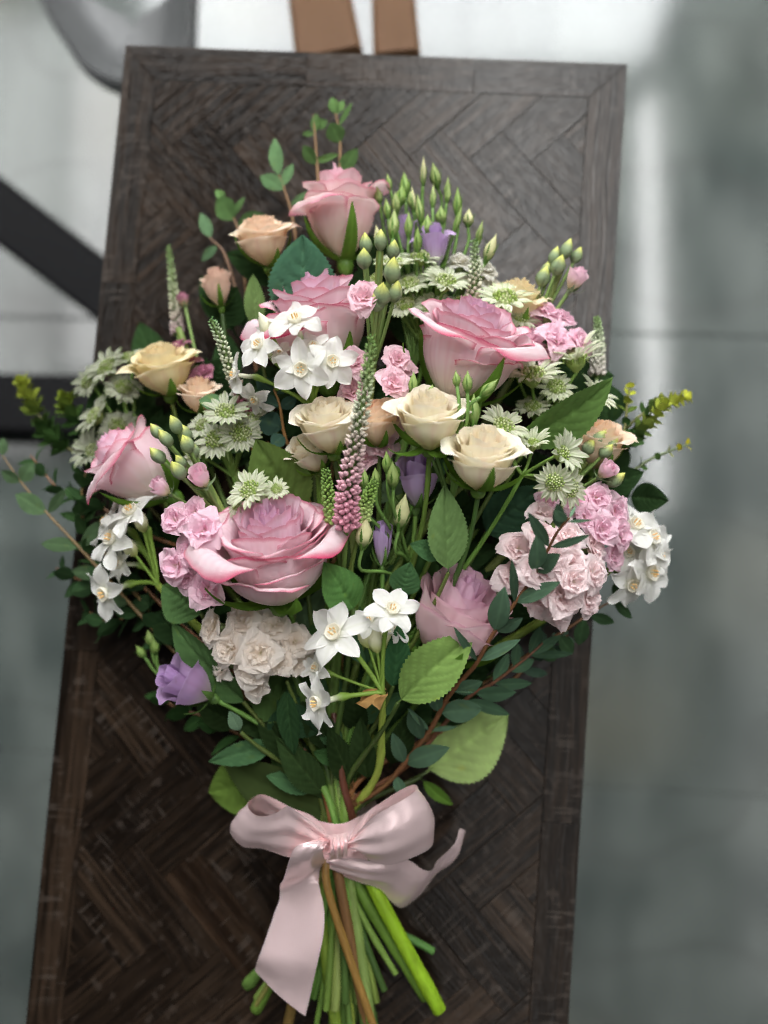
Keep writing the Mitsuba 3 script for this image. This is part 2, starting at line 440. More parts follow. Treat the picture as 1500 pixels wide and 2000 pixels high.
def leaf(parent, b, t, W, normal=(0, 0, 1), roll=0.0, bend=0.06, fold=0.18, kind='rose', col=LEAFG, nu=13, nv=30, name='leaf', vein=0.35, seed=0, label=None, curl=0.0, stalk=0.12, mat='m_leaf'):
    """b, t world points of base and tip; W full width."""
    b, t = np.asarray(b, float), np.asarray(t, float)
    L = np.linalg.norm(t - b)
    d = (t - b) / L
    n = np.asarray(normal, float)
    n = nz(n - d * (n @ d))
    s = np.cross(d, n)
    c, q = math.cos(roll), math.sin(roll)
    n, s = n * c + s * q, s * c - n * q
    u, v, f = grid(nu, nv)
    k0 = stalk if kind in ('rose', 'long', 'euc') else 0.0
    vv = np.clip((v - k0) / (1 - k0), 0, 1)
    if kind == 'rose':
        w = np.sin(np.pi * vv ** 0.78) ** 0.85
    elif kind == 'euc':
        w = np.sin(np.pi * vv ** 0.92) ** 0.80
    elif kind == 'strap':
        w = np.minimum(1, 5 * vv) ** 0.6 * np.clip(1.02 - vv ** 6, 0, 1) ** 0.5
    elif kind == 'sepal':
        w = np.clip(1 - vv, 0, 1) ** 0.8 * (0.75 + 0.9 * vv)
    else:
        w = np.sin(np.pi * vv ** 0.85) ** 1.15
    w = np.maximum(w, 0.035)
    if kind == 'rose':
        saw = (v * nv / 2) % 1.0
        w = w * (1 + 0.17 * (saw - 0.3) * np.abs(u) ** 8 * (vv > 0.1) * (vv < 0.97))
    x = u * w * W / 2
    h = fold * np.abs(x) + bend * L * (4 * v * (1 - v)) - curl * L * v ** 3 * 0.5
    h = h + 0.06 * W * (n3(u * 1.6 + seed * 3.1, v * 3, 0.5 + seed) - 0.5) * 2
    ph = 6.5 * vv - (2.4 + 0.5 * np.sign(u)) * np.abs(u) ** 1.25 * (1 - 0.3 * vv) + 0.5 * n3(u * 2.5 + seed, vv * 3, 6.5)
    side_v = np.exp(-((ph % 1.0 - 0.5) / 0.13) ** 2)
    mid_v = np.exp(-(u / 0.10) ** 2)
    if kind == 'rose':
        h = h - 0.045 * W * side_v * (1 - np.abs(u)) ** 0.5 * w - 0.04 * W * mid_v
    p = b + d * (v * L)[:, None] + s * x[:, None] + n * h[:, None]
    C = np.asarray(col)[None] * (0.86 + 0.28 * n3(u * 2 + seed, v * 5, 3.5 + seed))[:, None]
    C = lerp(C, np.asarray(col) * 1.5 + [0.02, 0.03, 0.01], np.clip(vein * (0.9 * mid_v + (0.85 * side_v if kind == 'rose' else 0)), 0, 1))
    C = C * (0.86 + 0.28 * n3(u * 9, v * 22, 1.5 + seed))[:, None]
    C = lerp(C, C * [1.5, 1.15, 0.6], 0.5 * ss(0.74, 0.9, n3(u * 4 + seed, v * 9, 9.5)))
    return put(parent, name, (p, f), mat, C, label=label)


def P0x(b):
    q = CM.T @ (np.asarray(b) - CO)
    return 750 + F * q[0] / -q[2]


def stem(parent, base, axis, r, col, end=None, thick=1.0, col2=None, name='stem', to_neck=True, slack=0.45, mids=None, short=None):
    """From the flower's base through the binding to its cut end; returns the path above the neck."""
    base, axis = np.asarray(base, float), nz(axis)
    off = rng.normal(0, 0.45, 2)
    off = off / max(1, np.hypot(*off)) * 0.0165
    off[0] = 0.6 * off[0] - 0.35 * np.clip((base[0] - NECK[0]) * -0.06, -0.012, 0.012)
    nx = nz(np.cross(NDIR, [0, 0, 1]))
    N = NECK + nx * off[0] + np.array([0, 0, 1]) * off[1] * 0.75
    L = np.linalg.norm(N - base)
    t = np.linspace(0, 1, 26)[:, None]
    p1, p2 = base - axis * L * slack, N - NDIR * L * 0.36 + np.array([0, 0, -0.004])
    p1[2], p2[2] = max(p1[2], TT + 0.014), max(p2[2], TT + 0.012)
    up = (1 - t) ** 3 * base + 3 * (1 - t) ** 2 * t * p1 + 3 * (1 - t) * t * t * p2 + t ** 3 * N
    if mids is not None:
        up = catmull([base] + list(mids) + [N], 26)
    if short is None:
        short = rng.random() < 0.42
    if end is None and short:
        e = N + NDIR * rng.uniform(0.012, 0.022)
    elif end is None:
        ex = 668 + np.clip((663 - P0x(base)) * 0.22, -105, 105) + rng.normal(0, 34)
        e = P(np.clip(ex, 500, 808), rng.uniform(1935, 2080) if abs(ex - 668) < 70 else rng.uniform(1880, 1985), 0.006 + rng.random() ** 1.5 * 0.018)
    else:
        e = np.asarray(end, float)
    s = np.linspace(0, 1, 12)[1:, None]
    m1 = N + NDIR * 0.03
    lo = (1 - s) ** 2 * N + 2 * s * (1 - s) * m1 + s * s * e
    path = np.vstack([up, lo])
    path[:, 2] = np.maximum(path[:, 2], TT + r * 1.05)
    tt = np.linspace(0, 1, len(path))
    rad = r * (0.72 + 0.38 * ss(0, 0.4, tt)) * thick
    rad = rad * (1 + 0.05 * np.sin(tt * 40 + rng.random() * 6) + 0.16 * np.exp(-((tt * 6.0 + rng.random()) % 1 - 0.5) ** 2 / 0.004))
    rad[-1] *= 0.97
    v, f = tube(path, rad, 9)
    tv = np.r_[np.repeat(tt, 9), 0, 1]
    C = np.asarray(col)[None] * rng.uniform(0.75, 1.15) * np.array([rng.uniform(0.85, 1.2), 1, 0.9]) * (0.7 + 0.6 * n3(v[:, 0] * 1500, v[:, 1] * 130, v[:, 2] * 1500))[:, None]
    if col2 is not None:
        C = lerp(C, np.asarray(col2) * (0.8 + 0.4 * n3(v[:, 0] * 400, v[:, 1] * 90, v[:, 2] * 400))[:, None], ss(0.35, 0.8, tv))
    C = lerp(C, [0.10, 0.055, 0.03], 0.7 * (n3(v[:, 0] * 700, v[:, 1] * 420, 5.5) > 0.86))
    C[-1] = [0.42, 0.46, 0.24]
    put(parent, name, (v, f), 'm_stem', C)
    return up


GREENS = [S(98, 122, 56), S(80, 110, 52), S(114, 134, 62), S(68, 96, 48)]


def stem_leaves(parent, path, n, L=0.045, W=0.026, col=LEAFG, lo=0.35, hi=0.8):
    for k in range(n):
        q = lo + (hi - lo) * (k + rng.random()) / n
        i = int(q * (len(path) - 2))
        b = path[i]
        d = nz(path[i] - path[i + 1])
        side = nz(np.cross(d, [0, 0, 1])) * rng.choice([-1, 1])
        d2 = nz(d * 0.8 + side * rng.uniform(0.5, 1.2) + np.array([0, 0, rng.uniform(-0.25, 0.25)]))
        t = b + d2 * L * rng.uniform(0.8, 1.2)
        t[2] = max(t[2], TT + 0.006)
        leaf(parent, b, t, W * rng.uniform(0.8, 1.2), normal=nz([rng.normal(0, 0.35), rng.normal(0, 0.35), 1]), bend=rng.uniform(-0.05, 0.1), col=col * rng.uniform(0.75, 1.15), nu=9, nv=22, seed=rng.integers(99))


def rose_head(parent, base, axis, R, H, n, pal, seed=0, flare=0.35, roll=0.0, res=(17, 17), sepals=5, sep_col=S(96, 134, 52), sep_len=1.0, sep_down=0.0, close=0.35, over=None):
    """pal: low, mid, heart, rim colours and rim strength."""
    r = np.random.default_rng(seed)
    M = frame(axis, roll)
    base = np.asarray(base, float)
    u, v, f = grid(*res)
    low, mid, heart, rim, rs = pal
    au = np.abs(u)
    for i in range(n):
        t = i / (n - 1)
        phi = i * 2.39996 + r.normal(0, 0.12)
        o = (over or {}).get(n - 1 - i, {})
        phi = o.get('phi', phi)
        fl = o.get('flare', flare * r.uniform(0.75, 1.25))
        dz = math.cos(phi) * M[2, 0] + math.sin(phi) * M[2, 1]
        if 'flare' not in o:
            fl = fl * (1 - 0.75 * max(0.0, dz))
        rt = R * (0.13 + 0.70 * t ** 0.9) * r.uniform(0.96, 1.04)
        hg = H * (1.0 + 0.03 * r.normal() - 0.10 * t ** 2) * o.get('h', 1.0)
        wm = (1.75 - 0.55 * t ** 0.7) * r.uniform(0.93, 1.07) * o.get('w', 1.0)
        hg = hg * (1 - 0.20 * max(0.0, dz) * t)
        ph = r.random() * 6.28
        vv = v * (1 - (0.08 + 0.12 * t) * au ** 3.0)
        tip = ss(0.62, 1.0, vv)
        w = wm * (0.30 + 0.70 * np.sin(np.pi / 2 * np.minimum(1, vv / 0.6)))
        rad = rt * (0.18 + 0.82 * (1 - (1 - vv) ** 2.9))
        rad = rad * (1 - close * (1 - t) ** 1.3 * ss(0.5, 1.0, vv))
        rad = rad + R * fl * t ** 1.6 * tip ** 1.6
        roll_ = t ** 1.5 * au ** 2.2 * tip
        rad = rad + R * 0.16 * roll_
        rad = rad * (1 + 0.055 * u * (1 - 0.4 * t)) + R * 0.010 * n3(u * 2 + i, vv * 3, seed + 0.5)
        z = hg * vv ** 0.92 - H * 0.20 * t ** 2.5 * (fl / 0.35) * ss(0.80, 1.0, vv) ** 1.5 - H * 0.10 * roll_
        wav = (0.028 + 0.02 * t) * R * tip * np.sin(u * (4 + 2 * r.random()) + ph) + 0.012 * R * tip ** 2 * np.sin(u * 15 + ph * 2)
        rad = rad + wav
        z = z + 0.6 * wav + tip * H * (0.05 * (n3(u * 3 + 7 * i, 2.5, seed) - 0.5) + 0.03 * (n3(u * 9 + 7 * i, 5.5, seed) - 0.5))
        rad = rad + R * 0.006 * np.sin(u * 26 * wm + 2 * np.sin(v * 3 + i)) * vv * (1 - 0.5 * vv)
        if 'curl' in o:
            cc = o['curl'] * ss(0.80, 1.0, vv) ** 1.4
            rad = rad + R * 0.20 * cc
            z = z - H * 0.24 * cc
        a = phi + u * w
        p = np.stack([rad * np.cos(a), rad * np.sin(a), z], -1) @ M.T + base
        st = n3(u * 11 * wm + i * 3, vv * 1.4, 0.5 + seed) * 0.65 + n3(u * 26 * wm, vv * 2.5, 4.5 + i) * 0.35
        C = lerp(low, lerp(mid, heart, np.full(len(u), max(0.0, 1 - 1.5 * t))), ss(0.02, 0.62 + 0.15 * r.random(), vv + 0.12 * (st - 0.5)))
        C = C * (0.86 + 0.26 * st)[:, None] * r.uniform(0.95, 1.04)
        vn = np.sin(u * wm * 26 + 2.2 * n3(u * 3 + i, v * 2, seed + 9.5)) ** 8 * (1 - 0.6 * ss(0.7, 1.0, v))
        C = C * (1 - vn[:, None] * np.array([0.05, 0.14, 0.11]))
        edge = np.maximum(ss(0.935 - 0.04 * st, 1.0, v), 0.9 * ss(0.92, 1.0, au) * ss(0.55, 0.9, v))
        C = lerp(C, rim, edge * rs * (0.30 + 0.95 * t) * (0.45 + 0.75 * n3(u * 2.5 + i, 0.5, seed + 3.5)))
        C = lerp(C, C * [0.78, 0.66, 0.50], ss(0.80, 0.9, n3(u * 7 + i * 5, v * 9, seed + 7.5)) * ss(0.80, 0.95, v) * 0.7)
        put(parent, 'petal', (p, f), 'm_petal', C)
    # receptacle and sepals
    vv_, ff_, tt_ = lathe(np.c_[[0.0015 * 0 + R * 0.05, R * 0.15, R * 0.20, R * 0.19, R * 0.08], [-H * 0.17, -H * 0.13, -H * 0.06, H * 0.01, H * 0.03]], 10)
    put(parent, 'receptacle', (vv_ @ M.T + base, ff_), 'm_stem', sep_col * 0.9)
    for k in range(sepals):
        a = 2 * np.pi * k / 5 + 0.5 + r.normal(0, 0.15)
        e = np.array([np.cos(a), np.sin(a), 0])
        dn = sep_down + r.normal(0, 0.15)
        b = e * R * 0.16
        tpt = e * R * (0.98 + 0.15 * r.random() + 0.3 * dn) + np.array([0, 0, H * (0.52 - 0.55 * dn)]) * sep_len
        nrm = nz(e * 0.8 + np.array([0, 0, -0.6]))
        leaf(parent, b @ M.T + base, tpt @ M.T + base, R * 0.42, normal=M @ nrm, bend=0.16, fold=-0.25, kind='sepal', col=sep_col, nu=7, nv=12, name='sepal', vein=0.2, seed=k)
    return base - M[:, 2] * H * 0.17


ROSE = (S(250, 244, 230, .96), S(246, 224, 229, .97), S(236, 204, 228, .97), S(216, 84, 120, .92), 0.95)
ROSE_TOP = (S(246, 230, 206, .93), S(247, 223, 222, .96), S(245, 210, 222, .96), S(224, 104, 140, .92), 0.75)
CREAM = (S(236, 230, 176, .92), S(253, 248, 228, .97), S(253, 245, 222, .97), S(255, 252, 243, .97), 0.6)
PEACH = (S(244, 222, 176, .94), S(253, 236, 212, .97), S(252, 222, 190, .96), S(254, 241, 224, .97), 0.5)
BLUSH = (S(232, 212, 180, .9), S(240, 212, 192, .92), S(238, 202, 182, .92), S(244, 218, 204, .92), 0.5)
YELLOW = (S(232, 226, 166, .92), S(250, 240, 200, .95), S(250, 234, 190, .95), S(254, 248, 222, .95), 0.5)
MAUVE = (S(226, 216, 226, .88), S(212, 186, 226, .92), S(198, 166, 220, .92), S(218, 194, 232, .94), 0.6)


def rose(label, px, py, h, axis, R, H, n=24, pal=ROSE, seed=1, group=None, leaves=2, name='rose', cat='rose', end=None, sr=0.0024, **kw):
    t = thing(name, label, cat, group)
    q = rose_head(t, P(px, py, h), axis, R, H, n, pal, seed, **kw)
    path = stem(t, q, axis, sr, GREENS[seed % 4], end=end)
    stem_leaves(t, path, leaves)
    return t, path


def tepal(L, W, n0=9, n1=12, cup=0.2, rec=0.1, seed=0):
    u, v, f = grid(n0, n1)
    w = np.sin(np.pi * np.clip(0.12 + 0.88 * v, 0, 1) ** 1.15) ** 0.66
    w = np.maximum(w, 0.05)
    x = L * v
    y = u * w * W / 2
    z = cup * np.abs(y) * 0.8 - rec * L * v ** 2 + 0.16 * W * np.sin(v * 5 + seed) * u * (0.4 + v) + 0.025 * W * np.cos(u * 7) * np.sin(np.pi * v) + 0.05 * W * (n3(u * 2 + seed, v * 3, .5) - .5)
    return np.stack([x, y, z], -1), f, u, v


WHITE = S(249, 248, 243, .90)


def narcissus_flower(parent, c, axis, R, junction, roll=0.0, seed=0, rec=0.1):
    """A white flower at c facing axis, its tube and pedicel running back to the junction."""
    M = frame(axis, roll)
    c = np.asarray(c, float)
    tl = R * 0.95
    back = c - M[:, 2] * tl
    mid = 0.5 * (back + junction) - M[:, 2] * 0.004 + np.array([0, 0, 0.002])
    ped = catmull([c, c - M[:, 2] * tl * 0.5, back, mid, junction], 20)
    tt = np.linspace(0, 1, 20)
    rad = np.where(tt < 0.5, R * 0.10, R * 0.075) + R * 0.07 * np.exp(-((tt - 0.5) / 0.06) ** 2)
    v, f = tube(ped, rad, 8)
    C = lerp(S(238, 240, 214, .85), S(120, 150, 62), np.r_[np.repeat(ss(0.15, 0.5, tt), 8), 0, 1])
    fl = put(parent, 'flower', (v, f), 'm_bud', C)
    r = np.random.default_rng(seed)
    for k in range(6):
        a = k * np.pi / 3 + r.normal(0, 0.06)
        p, f, u, v = tepal(R * r.uniform(0.94, 1.06), R * (0.56 if k % 2 else 0.64) * r.uniform(0.92, 1.1), cup=r.uniform(0.05, 0.4), rec=rec + r.normal(0, 0.10), seed=r.random() * 6)
        p[:, 2] += 0.0006 * (k % 2) + 0.08 * R * p[:, 0] / R
        ca, sa = math.cos(a), math.sin(a)
        q = np.stack([p[:, 0] * ca - p[:, 1] * sa, p[:, 0] * sa + p[:, 1] * ca, p[:, 2]], -1)
        C = WHITE * (0.95 + 0.07 * n3(u * 8, v * 1.5, seed + k + .5))[:, None]
        C = lerp(C, S(226, 230, 200, .85), 0.6 * ss(0.35, 0.0, v) + 0.22 * np.exp(-(u / 0.12) ** 2))
        put(fl, 'petal', (q @ M.T + c, f), 'm_petal', C)
    prof = np.array([(0.10, 0.0), (0.19, 0.04), (0.22, 0.13), (0.245, 0.22), (0.215, 0.20), (0.16, 0.08), (0.02, 0.05)]) * R
    v, f, t = lathe(prof, 18, 6, 0.06)
    put(fl, 'cup', (v @ M.T + c, f), 'm_petal', lerp(S(253, 251, 240, .93), S(248, 244, 222, .9), ss(0.75, 1, t)))
    parts = []
    for k in range(5):
        a = k * 1.2566 + 0.3
        v, f, t = lathe(np.array([(0.004, 0), (0.022, 0.06), (0.026, 0.13), (0.004, 0.18)]) * R, 6)
        parts.append((v + np.array([np.cos(a) * 0.09, np.sin(a) * 0.09, 0.13]) * R, f, S(234, 190, 120)))
    vf, C = join(parts)
    put(fl, 'stamens', (vf @ M.T + c if False else (vf[0] @ M.T + c, vf[1])), 'm_bud', C)


def narcissus(label, junction, flowers, group='narcissus stems in the bouquet', buds=(), end=None, sheath=None, mids=None, sr=0.0026):
    t = thing('narcissus', label, 'narcissus', group)
    J = P(*junction)
    for i, (px, py, h, ax, R, ro) in enumerate(flowers):
        narcissus_flower(t, P(px, py, h), ax, R, J, ro, seed=len(used) + i)
    for px, py, h in buds:
        c = P(px, py, h)
        d = nz(c - J)
        M = frame(d)
        r_, z_ = egg(8, 0.8, 1.0)
        v, f, tt = lathe(np.c_[r_ * 0.0042, z_ * 0.017], 8, 3, 0.08)
        put(t, 'bud', (v @ M.T + c, f), 'm_bud', lerp(S(178, 186, 110), S(240, 238, 206, .85), ss(0.1, 0.6, tt)))
        v, f = tube(catmull([J, 0.5 * (J + c) - d * 0.002, c + d * 0.001], 8), 0.0009, 6)
        put(t, 'pedicel', (v, f), 'm_stem', S(120, 150, 62))
    path = stem(t, J, nz(J - NECK) + np.array([0, 0, 0.3]), sr, S(128, 156, 70), end=end, mids=mids, thick=1.15)
    if sheath:
        d = nz(J - path[2])
        M = frame(d, sheath)
        u, v, f = grid(11, 14)
        a = u * 2.4
        rr = 0.0030 + 0.0045 * v + 0.0016 * np.sin(u * 9 + v * 7) * v
        p = np.stack([rr * np.cos(a) + 0.007 * v * v, rr * np.sin(a) * 0.7 + 0.0012 * np.sin(u * 17) * v, 0.004 * v - 0.008 * v * v + 0.002 * np.sin(u * 13) * v], -1) @ M.T + J
        put(t, 'sheath', (p, f), 'm_leaf', lerp(S(196, 160, 104), S(150, 104, 58), n3(u * 5, v * 5, .5)), label='dry papery brown sheath where the flower stalks meet')
    return t


def stock_floret(parent, c, axis, R, pal, n=12, seed=0, roll=0.0, ruffle=1.0):
    """Double ruffled floret: calyx with petals under it."""
    r = np.random.default_rng(seed)
    M = frame(axis, r.random() * 6)
    c = np.asarray(c, float)
    v, f, tt = lathe(np.array([(0.03, -0.85), (0.16, -0.70), (0.20, -0.35), (0.22, 0.0), (0.05, 0.05)]) * R, 8, 4, 0.15)
    fl = put(parent, 'floret', (v @ M.T + c, f), 'm_bud', S(128, 146, 96))
    u, v, f = grid(15, 13)
    for k in range(n):
        t = (k + 0.5) / n
        phi = k * 2.39996 + r.normal(0, 0.2)
        th0 = np.radians(10 + 76 * t ** 0.8 + r.normal(0, 5))
        L = R * (0.62 + 0.48 * t) * r.uniform(0.9, 1.1)
        W = R * (1.0 + 0.25 * t) * r.uniform(0.85, 1.15)
        w = np.sin(np.pi * np.clip(0.05 + 0.83 * v ** 0.8, 0, 1)) ** 0.8
        vv = v * (1 - 0.14 * np.abs(u) ** 2.5) - 0.07 * np.exp(-(u / 0.18) ** 2) * v ** 4
        th = th0 * (0.45 + 0.75 * vv)
        # integrate the bend along the petal roughly
        rr, zz = L * vv * np.sin(th * 0.9), L * vv * np.cos(th * 0.9)
        y = u * w * W / 2
        ph = r.random() * 6.28
        A = R * 0.085 * ruffle * v ** 2.6
        hgt = A * (np.sin(u * 4.4 + ph) + 0.45 * np.sin(u * 9.5 + 2 * ph) * v) + 0.30 * np.abs(y) * r.uniform(0.0, 1.0)
        e = np.array([np.cos(phi), np.sin(phi)])
        nrm_r, nrm_z = -np.cos(th), np.sin(th)
        rr2, zz2 = rr + nrm_r * hgt * 0.9, zz + nrm_z * hgt * 0.9
        p = np.stack([rr2 * e[0] - y * e[1], rr2 * e[1] + y * e[0], zz2], -1)
        st = n3(u * 9 + k, v * 1.5, seed + .5)
        C = lerp(pal[0], lerp(pal[1], pal[2], np.full(len(u), 1 - t) * r.uniform(0.3, 1.3)), ss(0.0, 0.5, v)) * (0.93 + 0.14 * st)[:, None] * r.uniform(0.96, 1.03)
        put(fl, 'petal', (p @ M.T + c, f), 'm_petal', C)


PINK = (S(232, 228, 180, .92), S(248, 216, 228, .95), S(244, 202, 220, .95))
PALE = (S(238, 232, 204, .92), S(250, 234, 234, .96), S(248, 226, 227, .96))
BLUSHW = (S(236, 230, 200, .92), S(250, 242, 234, .97), S(248, 238, 226, .96))
ROSY = (S(230, 226, 176, .92), S(246, 214, 222, .94), S(242, 200, 212, .94))
WHITEP = (S(232, 230, 190, .84), S(244, 242, 232, .86), S(244, 240, 226, .86))


def bud(parent, c, axis, R, L, low, tip, lobes=4, amp=0.10, name='bud', fat=0.75, tw=0.0, t0=0.55, t1=0.95, pt=1.0):
    M = frame(axis, rng.random() * 6)
    r_, z_ = egg(9, fat, pt)
    v, f, tt = lathe(np.c_[r_ * R, z_ * L], 12, lobes, amp, tw)
    C = lerp(low, tip, ss(t0, t1, tt)) * (0.88 + 0.24 * n3(v[:, 0] * 1500, v[:, 1] * 1500, v[:, 2] * 400))[:, None]
    C = C * (0.92 - 0.22 * np.cos(lobes * np.arctan2(v[:, 1], v[:, 0])) * (tw == 0))[:, None]
    put(parent, name, (v @ M.T + np.asarray(c, float), f), 'm_bud', C)


SAGE = S(126, 144, 108)


def stock(label, top, florets, buds=(), pal=PINK, R=0.0112, group='stock stems in the bouquet', seed=0, n=12, end=None, sr=0.0028, axis=None, leaves=1, open_buds=()):
    """top: (px,py,h) of the tip of the stalk."""
    t = thing('stock_flower', label, 'stock flower', group)
    Tp = P(*top)
    ax = nz(Tp - NECK) + np.array([0, 0, 0.35]) if axis is None else np.asarray(axis, float)
    path = stem(t, Tp, ax, sr, S(120, 146, 82), end=end)
    for i, fl in enumerate(florets):
        px, py, h = fl[:3]
        s = fl[3] if len(fl) > 3 else 1.0
        c = P(px, py, h)
        k = np.argmin(np.linalg.norm(path - c, axis=1))
        out = c - path[min(k + 2, len(path) - 1)]
        a = nz(nz(out) + np.array([0, 0.15, 0.55])) if len(fl) < 5 else fl[4]
        stock_floret(t, c, a, R * s, pal, n, seed * 31 + i)
    for px, py, h, s in buds:
        c = P(px, py, h)
        k = np.argmin(np.linalg.norm(path - c, axis=1))
        q = path[min(k + 3, len(path) - 1)]
        a = nz(nz(c - q) + nz(ax) * 0.5)
        v, f = tube(catmull([q, 0.6 * c + 0.4 * q - a * 0.003, c + a * 0.001], 7), 0.0010, 6)
        put(t, 'pedicel', (v, f), 'm_stem', S(120, 146, 82))
        bud(t, c, a, 0.0034 * s, 0.0110 * s, SAGE, S(212, 214, 110), lobes=4, amp=0.14, fat=0.8)
    for px, py, h, s in open_buds:
        c = P(px, py, h)
        k = np.argmin(np.linalg.norm(path - c, axis=1))
        q = path[min(k + 3, len(path) - 1)]
        a = nz(nz(c - q) + nz(ax) * 0.5)
        v, f = tube(catmull([q, 0.6 * c + 0.4 * q - a * 0.003, c + a * 0.001], 7), 0.0011, 6)
        put(t, 'pedicel', (v, f), 'm_stem', S(120, 146, 82))
        rose_head(t, c, a, 0.0062 * s, 0.0125 * s, 9, (pal[0], pal[1], pal[2], pal[1] * 1.02, 0.3), seed=int(px), flare=0.1, res=(9, 9), sepals=4, sep_col=SAGE, sep_len=0.75, close=0.5)
    stem_leaves(t, path, leaves, 0.05, 0.013, S(92, 116, 84))
    return t


def veronica(label, pts, r0, r1, nb, zones, group='veronica spikes in the bouquet', end=None, single=False, seed=0, leaves=0, sr=0.0017):
    """pts tip to foot; zones: colours tip, middle, foot; r0 tip radius, r1 foot radius."""
    t = thing('veronica', label, 'veronica', group)
    W = catmull([P(*p) for p in pts], 60)
    tt = np.linspace(0, 1, 60)
    v, f = tube(W, 0.0006 + (r1 * 0.34 - 0.0006) * tt ** 0.8, 7)
    put(t, 'spike', (v, f), 'm_stem', S(96, 120, 60))
    tan = nz(np.gradient(W, axis=0))
    r = np.random.default_rng(seed)
    parts = []
    ra, rb = egg(6, 0.7, 0.9)
    for k in range(nb):
        q = ((k + 0.5) / nb) ** 0.86
        i = min(int(q * 59), 58)
        a = k * 2.39996 + r.normal(0, 0.15)
        c, d = W[i], -tan[i]
        x = nz(np.cross(d, [0.2, 0.1, 1]))
        y = np.cross(d, x)
        out = x * np.cos(a) + y * np.sin(a)
        R = r0 + (r1 - r0) * q ** 0.75
        if q < 0.06:
            R *= 0.5 + 0.5 * q / 0.06
        L = R * (0.62 + 0.10 * r.random()) * (1.0 + 0.25 * q)
        br = min(L * 0.42, 0.00055 + 0.00125 * q) * r.uniform(0.85, 1.15)
        M = frame(nz(out + d * (0.75 - 0.35 * q)), r.random() * 6)
        v, f, tb = lathe(np.c_[ra * br, rb * L], 7)
        j = q * (len(zones) - 1)
        z0, z1 = zones[int(j)], zones[min(int(j) + 1, len(zones) - 1)]
        cc = lerp(z0, z1, j - int(j)) * r.uniform(0.82, 1.15)
        C = lerp(S(92, 116, 66) * 0.9, cc, ss(0.1, 0.5, tb))
        V = v @ M.T + c + out * R * 0.36
        if single:
            put(t, 'bud', (V, f), 'm_bud', C)
        else:
            parts.append((V, f, C))
    if parts:
        vf, C = join(parts)
        put(t, 'buds', vf, 'm_bud', C, stuff=True)
    path = stem(t, W[-1], nz(W[-6] - W[-1]), sr, S(98, 126, 64), end=end, slack=0.35)
    stem_leaves(t, path, leaves, 0.035, 0.010, S(58, 92, 50))
    return t


def astrantia_head(parent, c, axis, R, J, seed=0, tone=1.0, n=21, up=0.35):
    r = np.random.default_rng(seed)
    up = r.choice([0.12, 0.3, 0.45, 0.75])
    R, tone = R * r.uniform(0.86, 1.06), tone * r.uniform(0.88, 1.12)
    M = frame(nz(axis) + r.normal(0, 0.12, 3), r.random() * 6)
    c = np.asarray(c, float)
    v, f, tt = lathe(np.array([(0.03, -0.30), (0.12, -0.22), (0.30, -0.02), (0.34, 0.10), (0.24, 0.20), (0.02, 0.24)]) * R, 10)
    ped = tube(catmull([c - M[:, 2] * R * 0.28, 0.5 * (c + J) - M[:, 2] * 0.004, J], 9), 0.0010, 6)
    vf, C = join([(v @ M.T + c, f, S(150, 170, 96) * tone), (ped[0], ped[1], S(110, 142, 66))])
    h = put(parent, 'flower', vf, 'm_bud', C)
    u, v, f = grid(5, 9)
    for k in range(n):
        a = 2 * np.pi * (k + 0.5 * (k % 2) * 0.3) / n + r.normal(0, 0.05)
        L = R * r.uniform(0.82, 1.04)
        w = np.maximum(np.sin(np.pi * np.clip(0.14 + 0.86 * v, 0, 1) ** 1.25) ** 0.9, 0.03)
        x = R * 0.24 + (L - R * 0.24) * v
        y = u * w * R * 0.125
        el = up + r.normal(0, 0.10) + 0.04 * (k % 2)
        z = x * math.tan(el) * (1 - 0.35 * v) + 0.5 * np.abs(y)
        p = np.stack([x * np.cos(a) - y * np.sin(a), x * np.sin(a) + y * np.cos(a), z], -1)
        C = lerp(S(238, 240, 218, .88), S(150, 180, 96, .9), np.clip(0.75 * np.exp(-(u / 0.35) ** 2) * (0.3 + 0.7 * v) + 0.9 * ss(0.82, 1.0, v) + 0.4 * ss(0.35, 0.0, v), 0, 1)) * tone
        put(h, 'bract', (p @ M.T + c, f), 'm_petal', C)
    parts = []
    gi = np.arange(46)
    rr = np.sqrt((gi + 0.5) / 46) * 0.44 * R
    for q, ra in zip(gi, rr):
        a = q * 2.39996
        z = R * (0.34 - 0.9 * (ra / R) ** 2 + 0.05 * r.random())
        b = np.array([ra * np.cos(a), ra * np.sin(a), z])
        v, f, t = lathe(np.array([(0.006, -0.16), (0.030, -0.04), (0.048, 0.02), (0.036, 0.06), (0.004, 0.075)]) * R, 5)
        parts.append((v + b, f, (S(212, 220, 168, .82) if r.random() > 0.45 else S(150, 172, 88)) * tone))
    vf, C = join(parts)
    put(h, 'florets', (vf[0] @ M.T + c, vf[1]), 'm_bud', C, stuff=True)


def astrantia(label, junction, heads, group='astrantia stems in the bouquet', end=None, tone=1.0, leaves=1):
    t = thing('astrantia', label, 'astrantia', group)
    J = P(*junction)
    for i, (px, py, h, ax, R) in enumerate(heads):
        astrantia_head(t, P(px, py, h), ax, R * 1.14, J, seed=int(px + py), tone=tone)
    path = stem(t, J, nz(J - NECK) + np.array([0, 0, 0.15]), 0.0016, S(112, 146, 66), end=end)
    stem_leaves(t, path, leaves, 0.035, 0.016, S(60, 92, 50))
    return t


def lisianthus_flower(parent, px, py, h, axis, R, H, seed=0, pal=MAUVE, n=7, flare=0.25):
    return rose_head(parent, P(px, py, h), axis, R, H, n, pal, seed, flare=flare, res=(19, 19), sepals=5, sep_col=S(96, 130, 66), sep_len=0.7, close=0.15)


